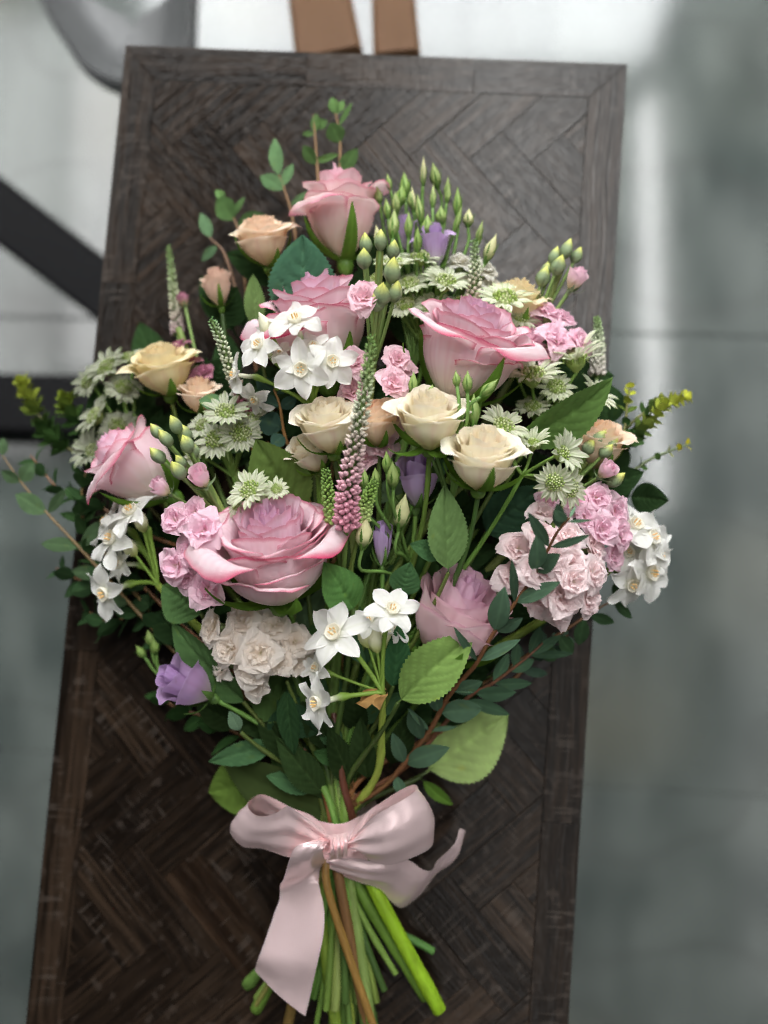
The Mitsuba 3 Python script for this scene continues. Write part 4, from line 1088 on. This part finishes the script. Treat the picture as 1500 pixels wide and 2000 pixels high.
leafstem('dark leaf on the left under the pink stock florets', [(392, 1198, 0.066, 318, 1142, 0.066, 92, -0.1, {'col': S(80, 110, 66), 'stalk': 0.0})])
leafstem('long dark leaf running down behind the purple lisianthus', [(475, 1370, 0.062, 335, 1215, 0.064, 78, -0.35, {'col': S(70, 98, 58), 'stalk': 0.0, 'fold': 0.3})])
leafstem('two long glossy dark leaves lying across the stems above the bow', [(664, 1590, 0.030, 422, 1470, 0.034, 104, -0.2, {'col': S(62, 76, 42), 'stalk': 0.0, 'kind': 'long', 'vein': 0.12, 'bend': 0.10}), (666, 1572, 0.034, 498, 1400, 0.042, 62, 0.35, {'col': S(48, 64, 36), 'stalk': 0.0, 'kind': 'long', 'vein': 0.15})])
leafstem('olive leaf lying on the table left of the bow', [(520, 1520, 0.014, 408, 1548, 0.012, 110, 0.0, {'col': S(96, 122, 54), 'stalk': 0.0})])
leafstem('long narrow green leaf reaching out to the upper right', [(1010, 862, 0.086, 1196, 738, 0.084, 74, 0.75, {'col': S(92, 122, 64), 'stalk': 0.0, 'kind': 'rose', 'vein': 0.3, 'bend': 0.10, 'fold': 0.3})])
leafstem('upright green leaf at the upper left beside the peach spray rose', [(500, 640, 0.050, 494, 535, 0.056, 40, 0.2, {'col': S(104, 128, 76), 'stalk': 0.0})])
leafstem('small twisted grey green leaf below the purple lisianthus', [(470, 1430, 0.062, 448, 1388, 0.068, 26, 0.2, {'col': S(104, 130, 104)}), (520, 1440, 0.05, 585, 1360, 0.06, 44, 0.4, {'col': S(48, 76, 52)})])
leafstem('dark pointed leaves hanging below the fading cream stock', [(560, 1330, 0.070, 575, 1475, 0.058, 44, 0.2, {'col': S(44, 70, 42)}), (630, 1440, 0.056, 540, 1368, 0.062, 62, -0.2, {'col': S(48, 74, 50)}), (668, 1488, 0.050, 612, 1468, 0.05, 30, 0.2, {'col': S(60, 92, 52)})])
OL = [(640, 1560, 0.040, 540, 1440, 0.060, 60, 0.2), (600, 1500, 0.044, 500, 1385, 0.056, 56, -0.3), (690, 1540, 0.040, 640, 1420, 0.064, 50, 0.3), (720, 1530, 0.040, 705, 1400, 0.066, 52, -0.2), (660, 1470, 0.044, 590, 1370, 0.062, 56, 0.1), (760, 1500, 0.036, 800, 1390, 0.056, 50, 0.3), (700, 1440, 0.044, 690, 1330, 0.066, 56, -0.3), (560, 1440, 0.036, 440, 1370, 0.046, 60, 0.2), (480, 1420, 0.030, 380, 1370, 0.036, 54, -0.2), (620, 1400, 0.044, 560, 1290, 0.060, 56, 0.2)]
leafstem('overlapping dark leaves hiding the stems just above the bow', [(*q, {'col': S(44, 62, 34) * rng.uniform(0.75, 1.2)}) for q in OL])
leafstem('short green leaf on the table at the right above the bow', [(820, 1518, 0.018, 884, 1572, 0.010, 26, 0.2, {'col': S(96, 132, 54)})])
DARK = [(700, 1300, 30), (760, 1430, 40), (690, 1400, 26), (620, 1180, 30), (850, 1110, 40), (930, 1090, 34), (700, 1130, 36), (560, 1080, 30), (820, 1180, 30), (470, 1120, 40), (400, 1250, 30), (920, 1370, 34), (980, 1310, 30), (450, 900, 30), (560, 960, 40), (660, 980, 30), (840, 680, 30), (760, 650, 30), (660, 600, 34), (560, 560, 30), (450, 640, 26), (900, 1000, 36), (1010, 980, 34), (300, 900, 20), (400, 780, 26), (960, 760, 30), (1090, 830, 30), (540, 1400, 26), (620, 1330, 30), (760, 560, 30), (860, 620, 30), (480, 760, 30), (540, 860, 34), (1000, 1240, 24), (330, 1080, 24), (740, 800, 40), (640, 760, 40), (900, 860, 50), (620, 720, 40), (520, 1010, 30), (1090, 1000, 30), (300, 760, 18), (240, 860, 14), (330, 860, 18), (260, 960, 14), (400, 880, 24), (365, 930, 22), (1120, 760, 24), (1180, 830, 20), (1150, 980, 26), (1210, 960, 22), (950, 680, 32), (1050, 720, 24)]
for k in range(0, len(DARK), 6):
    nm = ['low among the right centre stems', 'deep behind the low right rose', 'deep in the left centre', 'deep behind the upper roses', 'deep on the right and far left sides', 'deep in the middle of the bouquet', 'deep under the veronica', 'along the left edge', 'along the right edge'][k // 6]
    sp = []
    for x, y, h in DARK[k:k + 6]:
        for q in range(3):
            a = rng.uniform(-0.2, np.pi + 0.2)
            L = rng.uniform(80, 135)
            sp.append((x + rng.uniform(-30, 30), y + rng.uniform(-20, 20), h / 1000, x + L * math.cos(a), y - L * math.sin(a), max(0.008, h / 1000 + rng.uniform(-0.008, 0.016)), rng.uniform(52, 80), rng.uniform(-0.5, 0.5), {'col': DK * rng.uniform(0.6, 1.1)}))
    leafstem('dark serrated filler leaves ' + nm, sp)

# ---- eucalyptus
Z = lambda x, y: (700 + x / 2.5, 1000 + y / 2.5)
E1 = [(180, 1285), (345, 1072), (430, 915), (520, 805), (575, 742), (655, 600), (748, 468), (852, 318), (920, 195), (970, 100), (1030, 30)]
E1 = [(*Z(*p), 0.050 + 0.085 * i / 10) for i, p in enumerate(E1)]


def hh(py):
    return float(np.interp(-py, [-1514, -1012], [0.050, 0.135]))


E1L = [(915, 190, 828, 2, 62, .8), (970, 100, 968, -42, 66, .75), (920, 190, 1130, 112, 42, .8), (850, 315, 868, 112, 98, 1.25), (850, 320, 986, 205, 88, .7), (745, 468, 748, 232, 46, .75), (748, 470, 986, 342, 76, 1.0), (648, 590, 715, 365, 108, 1.2), (655, 605, 803, 515, 70, .75), (578, 740, 465, 560, 40, .9), (575, 745, 792, 622, 60, 1.1), (450, 890, 606, 828, 76, .85), (425, 915, 310, 860, 14, 1.5), (425, 915, 562, 880, 12, 1.5), (345, 1075, 240, 958, 32, 1.4), (400, 1010, 606, 958, 112, .95), (345, 1075, 482, 1048, 26, 1.1), (230, 1215, 446, 1150, 100, .95), (225, 1215, 165, 1078, 72, 1.05), (290, 1130, 252, 958, 84, 1.0), (390, 1000, 350, 838, 74, 1.05), (180, 1285, 222, 1392, 60, 1.2), (1000, 60, 1140, 40, 18, .9), (1010, 60, 960, -10, 60, 1.35), (1030, 30, 1062, -30, 16, 1.9)]
E1L = [(*Z(a, b), *Z(c, d), w / 2.5, hh(Z(a, b)[1]), hh(Z(c, d)[1]) + rng.uniform(-0.004, 0.006), k) for a, b, c, d, w, k in E1L]
sprig('long eucalyptus branch in front on the right, crossing the pale pink stock', E1, E1L, col=S(78, 104, 82), sr=0.0014, neck=True, seed=1, scol=S(112, 76, 50))
E2 = [(*Z(300, 1180), .044), (*Z(520, 920), .052), (*Z(650, 840), .056), (*Z(740, 775), .058), (*Z(835, 700), .060), (*Z(900, 640), .060)]
E2L = [(650, 835, 850, 835, 58, .75), (650, 835, 735, 690, 62, 1.1), (760, 755, 775, 635, 50, .7), (835, 700, 1050, 690, 40, .6), (835, 700, 890, 560, 60, .7), (740, 775, 860, 720, 60, .95), (560, 890, 770, 880, 84, .95), (520, 920, 740, 990, 60, .7), (835, 700, 990, 600, 50, .9)]
E2L = [(*Z(a, b), *Z(c, d), w / 2.5, 0.055, 0.056, k) for a, b, c, d, w, k in E2L]
sprig('second eucalyptus branch tucked below the first, pointing right', E2, E2L, col=S(74, 102, 78), sr=0.0012, neck=True, seed=2, scol=S(112, 74, 54))
sprig('long eucalyptus sprig reaching far left over the floor', [(330, 1262, 0.030), (255, 1180, 0.032), (160, 1075, 0.034), (90, 1000, 0.034), (40, 940, 0.032), (5, 890, 0.030)],
      [(92, 1005, 30, 965, 40, .034, .036, 1.2), (160, 1075, 80, 1062, 34, .034, .034, .8), (160, 1075, 215, 1010, 30, .034, .04, .9), (40, 945, 66, 905, 34, .033, .036, 1.2), (40, 945, 2, 920, 26, .033, .034, .8), (92, 1005, 128, 955, 22, .034, .04, .8), (5, 890, 8, 855, 30, .03, .032, 1.2), (255, 1180, 205, 1170, 24, .032, .034, .8), (200, 1120, 140, 1115, 30, .033, .03, .7)], col=S(76, 98, 68), scol=S(112, 92, 58), neck=True, seed=3)
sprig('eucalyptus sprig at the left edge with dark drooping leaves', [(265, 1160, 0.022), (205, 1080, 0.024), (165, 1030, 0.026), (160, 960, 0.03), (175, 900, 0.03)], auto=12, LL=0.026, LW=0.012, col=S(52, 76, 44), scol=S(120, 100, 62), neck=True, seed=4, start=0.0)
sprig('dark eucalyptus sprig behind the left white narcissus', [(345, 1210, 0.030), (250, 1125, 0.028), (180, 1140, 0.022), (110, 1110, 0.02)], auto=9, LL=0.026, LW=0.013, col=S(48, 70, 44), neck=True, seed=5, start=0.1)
sprig('short eucalyptus sprig with four leaves at the upper left', [(590, 560, 0.030), (572, 430, 0.030), (556, 372, 0.030), (540, 330, 0.030)],
      [(546, 345, 536, 270, 32, .03, .034, 1.7), (556, 372, 508, 344, 34, .03, .03, 1.1), (552, 366, 572, 320, 24, .03, .03, 1.3), (572, 400, 606, 372, 12, .03, .034, 1.2)], col=S(84, 112, 76), neck=True, scol=S(124, 94, 62), seed=6)
sprig('left of two tall eucalyptus tips standing at the very top', [(630, 480, 0.030), (622, 360, 0.030), (616, 275, 0.030), (612, 225, 0.030)],
      [(620, 320, 592, 284, 26, .03, .032, .9), (614, 262, 590, 262, 12, .03, .03, 1.4), (618, 250, 640, 236, 22, .03, .03, 1.3), (614, 260, 618, 222, 20, .03, .03, 1.3)], col=S(70, 94, 54), neck=True, scol=S(128, 98, 64), seed=7)
sprig('right of two tall eucalyptus tips standing at the very top, tip yellowish', [(660, 500, 0.030), (662, 360, 0.030), (664, 270, 0.030), (652, 205, 0.030)],
      [(664, 285, 645, 240, 40, .03, .034, .8), (664, 340, 698, 290, 34, .03, .03, .9), (664, 250, 688, 200, 12, .03, .03, 1.3), (656, 225, 648, 190, 22, .03, .032, 2.0), (656, 225, 672, 196, 18, .03, .03, 2.0), (662, 300, 610, 318, 14, .03, .03, 1.5)], col=S(70, 94, 54), neck=True, scol=S(128, 98, 64), seed=8)
sprig('eucalyptus sprig at the far upper left over the dark table', [(480, 560, 0.020), (470, 470, 0.020), (456, 425, 0.020), (436, 385, 0.020)],
      [(458, 430, 425, 385, 46, .02, .022, 1.1), (456, 425, 478, 385, 14, .02, .02, .9), (462, 440, 516, 418, 30, .02, .018, .7), (440, 390, 420, 372, 20, .02, .024, 1.8), (470, 470, 500, 440, 22, .02, .018, .6)], col=S(80, 108, 64), neck=True, scol=S(120, 92, 64), seed=9)
sprig('single small eucalyptus twig left of the blush rose bud', [(470, 600, 0.018), (440, 500, 0.018), (415, 470, 0.018), (402, 455, 0.018)], [(412, 468, 392, 416, 26, .018, .022, 1.4), (425, 480, 394, 510, 20, .018, .016, .8)], col=S(88, 116, 84), neck=True, scol=S(110, 82, 60), seed=10)
sprig('eucalyptus twig with dark round leaves left of the cream spray roses', [(575, 900, 0.070), (556, 850, 0.074), (546, 790, 0.078), (532, 755, 0.080)],
      [(536, 764, 500, 742, 34, .08, .082, .8), (546, 795, 490, 775, 36, .078, .08, .8), (548, 800, 580, 775, 26, .078, .082, .9), (552, 835, 505, 820, 50, .076, .076, .7), (556, 850, 530, 872, 32, .074, .078, 1.2), (532, 755, 540, 735, 16, .08, .082, .8), (540, 770, 575, 750, 14, .08, .082, .8)], col=S(62, 88, 76), neck=True, scol=S(150, 110, 66), seed=11)
sprig('small eucalyptus sprig with pale round leaves right of the left cream rose', [(500, 900, 0.060), (488, 860, 0.068), (465, 805, 0.076), (445, 790, 0.080)],
      [(446, 790, 388, 782, 34, .08, .08, 1.2), (488, 860, 452, 885, 26, .068, .074, 1.5), (480, 840, 498, 850, 20, .07, .074, 1.2), (500, 895, 545, 880, 22, .06, .07, 1.3)], col=S(92, 122, 84), neck=True, scol=S(160, 130, 70), seed=12)
sprig('bushy yellow green sprig sticking out on the far right', [(1150, 960, 0.030), (1205, 880, 0.032), (1262, 830, 0.034), (1302, 785, 0.036)], auto=9, LL=0.013, LW=0.0085, col=S(56, 82, 44), tip_col=S(176, 186, 78), neck=True, scol=S(110, 110, 60), seed=13, start=0.35, dense=2, name='box_sprig', cat='box sprig', group='small leaved green sprigs')
sprig('thin yellow tipped sprig right of the peach spray rose', [(1170, 900, 0.034), (1215, 850, 0.036), (1225, 790, 0.036), (1232, 745, 0.036)], auto=6, LL=0.010, LW=0.007, col=S(62, 92, 48), tip_col=S(200, 204, 70), neck=True, scol=S(110, 110, 60), seed=14, start=0.3, name='box_sprig', cat='box sprig', group='small leaved green sprigs')
sprig('low right twig with a yellow tip over the floor', [(1160, 990, 0.026), (1250, 910, 0.026), (1310, 880, 0.026), (1350, 866, 0.026)], auto=5, LL=0.009, LW=0.006, col=S(70, 100, 50), tip_col=S(220, 206, 40), neck=True, scol=S(96, 110, 70), seed=15, start=0.3, name='box_sprig', cat='box sprig', group='small leaved green sprigs')
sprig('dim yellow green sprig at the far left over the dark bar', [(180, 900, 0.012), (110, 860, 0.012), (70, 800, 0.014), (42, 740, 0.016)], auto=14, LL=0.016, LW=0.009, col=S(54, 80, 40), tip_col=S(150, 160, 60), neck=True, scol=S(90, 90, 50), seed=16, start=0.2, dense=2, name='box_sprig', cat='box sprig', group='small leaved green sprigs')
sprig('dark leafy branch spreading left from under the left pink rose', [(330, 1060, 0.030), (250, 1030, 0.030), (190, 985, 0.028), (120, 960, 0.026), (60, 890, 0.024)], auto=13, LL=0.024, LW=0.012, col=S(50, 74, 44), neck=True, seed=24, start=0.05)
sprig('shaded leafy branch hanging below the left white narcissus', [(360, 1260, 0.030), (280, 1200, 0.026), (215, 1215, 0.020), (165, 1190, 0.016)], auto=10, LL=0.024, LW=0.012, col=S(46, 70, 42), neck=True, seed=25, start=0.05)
sprig('second yellow green sprig beside the bushy one on the far right', [(1150, 930, 0.028), (1230, 830, 0.03), (1290, 790, 0.032), (1345, 775, 0.032)], auto=8, LL=0.012, LW=0.0080, col=S(60, 86, 44), tip_col=S(190, 194, 76), neck=True, scol=S(110, 110, 60), seed=26, start=0.45, dense=2, name='box_sprig', cat='box sprig', group='small leaved green sprigs')
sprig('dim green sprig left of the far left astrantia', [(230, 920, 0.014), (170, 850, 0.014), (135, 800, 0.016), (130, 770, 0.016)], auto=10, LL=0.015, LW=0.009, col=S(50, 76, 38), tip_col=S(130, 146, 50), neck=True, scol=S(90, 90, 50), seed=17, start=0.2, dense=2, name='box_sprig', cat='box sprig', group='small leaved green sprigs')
sprig('dark eucalyptus sprig below the pale pink stock at the right edge', [(1000, 1300, 0.040), (1090, 1240, 0.040), (1150, 1200, 0.038), (1200, 1170, 0.036)],
      [(1200, 1170, 1222, 1130, 32, .036, .04, .8), (1195, 1172, 1234, 1208, 20, .036, .03, .7), (1150, 1200, 1200, 1216, 22, .038, .03, .6), (1140, 1205, 1130, 1260, 28, .038, .026, .9), (1090, 1240, 1118, 1278, 30, .04, .03, .8), (1150, 1200, 1172, 1160, 20, .038, .044, .7), (1060, 1260, 1085, 1290, 30, .04, .034, .7)], col=S(70, 98, 66), neck=True, seed=18)
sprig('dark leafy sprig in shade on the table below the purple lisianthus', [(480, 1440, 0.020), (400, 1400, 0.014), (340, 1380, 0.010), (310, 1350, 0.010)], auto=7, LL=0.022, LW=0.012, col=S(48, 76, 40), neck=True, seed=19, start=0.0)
sprig('grey green eucalyptus tips low on the right by the pale pink stock', [(1000, 1330, 0.03), (1060, 1270, 0.03), (1110, 1240, 0.03)], auto=5, LL=0.018, LW=0.009, col=S(84, 110, 92), neck=True, seed=20, start=0.1)

# ---- brown woody stems and bright cut stems that show at the foot
FOOT = [((735, 1742), (858, 1972), 0.0042, S(138, 176, 40), .030, .012, 'thick bright lime green cut stem lying on the right of the foot'),
        ((700, 1730), (832, 1948), 0.0036, S(96, 128, 48), .026, .008, 'mid green cut stem tucked under the thick lime one'),
        ((640, 1735), (738, 2030), 0.0023, S(146, 112, 58), .046, .022, 'tan woody stem running down the middle of the foot'),
        ((662, 1715), (722, 2030), 0.0031, S(120, 88, 56), .040, .014, 'brown woody stem just right of the tan one'),
        ((628, 1780), (660, 2030), 0.0034, S(118, 142, 52), .026, .012, 'knobbly green stem beside the ribbon tail'),
        ((690, 1760), (846, 1858), 0.0022, S(84, 126, 62), .014, .006, 'thin green stem splayed out furthest right'),
        ((600, 1830), (556, 2030), 0.0030, S(118, 96, 52), .02, .008, 'brown stem behind the ribbon tail end'),
        ((560, 1850), (500, 1972), 0.0036, S(100, 132, 54), .016, .006, 'cut green stem at the left, behind the ribbon tail'),
        ((560, 1830), (482, 1925), 0.0034, S(84, 112, 52), .018, .008, 'leftmost cut green stem behind the ribbon tail')]
for (ax, ay), (ex, ey), r, col, h0, h1, lab in FOOT:
    t = thing('cut_stem', lab, 'cut stem', 'cut stems at the foot of the bouquet')
    N = NECK + np.array([(ax - 663) * 0.00012, 0, h0 - 0.030])
    top = N + NDIR * 0.001 + np.array([(663 - ex) * 0.00002, 0, -0.016])
    pts = catmull([top, N + NDIR * 0.008 + np.array([0, 0, -0.007]), P(ax, ay, h0), P(ex, ey, h1)], 30)
    pts[:, 2] = np.maximum(pts[:, 2], TT + r * 1.05)
    tt = np.linspace(0, 1, 30)
    rad = r * (0.92 + 0.16 * tt) * (1 + 0.12 * np.exp(-(((tt * 4.3 + ex * 0.37) % 1) - 0.5) ** 2 / 0.003))
    v, f = tube(pts, rad, 12)
    C = col * (0.62 + 0.6 * n3(v[:, 0] * 1300, v[:, 1] * 110, v[:, 2] * 1300))[:, None] * (0.7 + 0.4 * np.r_[np.repeat(tt, 12), 0, 1])[:, None]
    C = lerp(C, [0.08, 0.045, 0.025], 0.8 * (n3(v[:, 0] * 500, v[:, 1] * 300, 3.5) > 0.86))
    C[-1] = S(206, 216, 140)
    put(t, 'stalk', (v, f), 'm_stem', C)
t = thing('woody_twig', 'reddish brown woody twig rising from the bow between the stems', 'twig')
v, f = tube(catmull([P(690, 1680, .026), P(688, 1600, .038), P(668, 1520, .050), P(655, 1420, .050), P(644, 1340, .04)], 24), np.linspace(.0026, .0018, 24), 10)
put(t, 'branch', (v, f), 'm_stem', S(96, 58, 44) * (0.8 + 0.4 * n3(v[:, 0] * 600, v[:, 1] * 200, v[:, 2] * 600))[:, None])

# ------------------------------------------------------------------ satin ribbon
BZ = lambda x, y, h: P(430 + x / 3, 1510 + y / 3, h)
bow = thing('ribbon_bow', 'pale pink satin ribbon bow tied round the stems', 'ribbon bow')


def strip(name, A, B, nu=13, nv=60, wob=0.0012, belly=0.0, label=None, crease=0.0022, both=True, wave=0.0):
    a, b = catmull([BZ(*p) for p in A], nv), catmull([BZ(*p) for p in B], nv)
    u, v, f = grid(nu, nv)
    s = (u + 1) / 2
    a, b = np.repeat(a, nu, 0), np.repeat(b, nu, 0)
    p = a * (1 - s)[:, None] + b * s[:, None]
    nrm = np.cross(np.gradient(p.reshape(nv, nu, 3), axis=0), np.gradient(p.reshape(nv, nu, 3), axis=1)).reshape(-1, 3)
    nrm = nz(nrm) * np.sign(nrm[:, 2:3] + 1e-12)
    bell = wave * np.sin(v * 13 + 1.5 * s + 1.0) * ss(0.36, 0.62, v) * (1 - ss(0.9, 1, v)) if wave else 0.0
    p = p + nrm * (bell + belly * (4 * s * (1 - s)) + wob * (n3(u * 1.5 + len(used), v * 7, 0.5) - 0.5) * 2 + crease * np.sin(s * 17 + 2.5 * np.sin(v * 4) + len(used)) * np.exp(-np.minimum(v, 1 - v if both else v) / 0.16))[:, None]
    put(bow, name, (p, f), 'm_satin', smooth=True, uv=np.stack([v, s], 1), label=label)


# left loop: front face, turn, back face
strip('loop', [(648, 385, .056), (560, 300, .068), (460, 226, .076), (395, 192, .078), (325, 236, .077), (242, 254, .074), (190, 235, .068), (163, 192, .060), (187, 146, .056), (242, 122, .054), (320, 150, .052), (420, 205, .051), (540, 262, .051), (640, 372, .050)],
      [(640, 470, .052), (560, 480, .058), (480, 490, .060), (400, 490, .060), (320, 462, .060), (240, 442, .058), (130, 430, .052), (58, 345, .044), (100, 300, .034), (180, 300, .030), (280, 330, .030), (400, 380, .032), (540, 420, .036), (640, 455, .042)], belly=0.002, nu=17, nv=90)
# right loop
strip('loop', [(762, 425, .056), (825, 325, .072), (905, 252, .080), (985, 205, .082), (1085, 150, .080), (1150, 100, .074), (1157, 80, .066), (1130, 68, .060), (1060, 98, .056), (960, 160, .052), (865, 222, .050), (800, 310, .048), (762, 395, .048)],
      [(762, 440, .055), (800, 450, .062), (880, 510, .066), (985, 532, .066), (1105, 500, .064), (1215, 450, .058), (1252, 395, .048), (1225, 330, .042), (1160, 330, .038), (1060, 370, .036), (930, 420, .036), (830, 440, .040), (765, 440, .044)], belly=0.004, nu=19, nv=90)
# left tail
strip('tail', both=False, wave=0.006, A=[(646, 374, .062), (590, 380, .070), (530, 398, .078), (450, 428, .080), (408, 488, .076), (368, 560, .060), (346, 680, .048), (310, 830, .046), (256, 1000, .038), (200, 1160, .030)],
      B=[(640, 395, .060), (628, 415, .066), (615, 432, .074), (605, 440, .077), (600, 450, .074), (612, 545, .046), (562, 650, .050), (612, 830, .050), (600, 1020, .044), (500, 1422, .036)], belly=0.0015, nu=17, nv=90)
# right tail, turned up at its end
strip('tail', both=False, wave=0.0022, A=[(650, 462, .050), (760, 490, .054), (900, 520, .052), (1010, 512, .050), (1105, 508, .048), (1185, 546, .044), (1248, 570, .040), (1296, 525, .040), (1352, 440, .040), (1406, 322, .038)],
      B=[(612, 528, .040), (690, 588, .040), (800, 632, .040), (930, 675, .036), (1005, 748, .028), (1078, 796, .022), (1150, 762, .018), (1250, 600, .018), (1338, 505, .022), (1425, 328, .026)], belly=0.0025, nu=15, nv=80)
# knot with gathered folds
u, v, f = grid(41, 25)
a = (v - 0.5) * 2.7
X = 690 + u * (66 - 14 * np.cos(a * 0.6)) + 6 * np.sin(v * 4)
Y = 430 + np.sin(a * 0.95) * 78 - 8 * u
h = 0.052 + 0.022 * np.cos(a) * (1 - 0.30 * u * u) + 0.0022 * np.sin(u * 9 + 2 * v + 0.8) + 0.0016 * np.sin(u * 17 - 3 * v)
p = np.array([BZ(x, y, q) for x, y, q in zip(X, Y, h)])
put(bow, 'knot', (p, f), 'm_satin', smooth=True, uv=np.stack([(u + 1) * 0.3, 0.1 + 0.8 * v], 1), label='gathered knot of the ribbon bow')
# the band round the stems below the knot
c = NECK + np.array([0, 0, -0.004])
M = frame(NDIR)
ring = np.array([[c + M @ [math.cos(t) * 0.0235, math.sin(t) * 0.0225, z + 0.001 * math.sin(5 * t)] for t in np.linspace(0, 2 * np.pi, 41)] for z in np.linspace(-0.014, 0.014, 7)]).reshape(-1, 3)
u, v, f = grid(41, 7)
ring[:, 2] = np.maximum(ring[:, 2], TT + 0.0015)
put(bow, 'band', (ring, f), 'm_satin', smooth=True, uv=np.stack([(u + 1) / 2, 0.1 + 0.8 * v], 1))
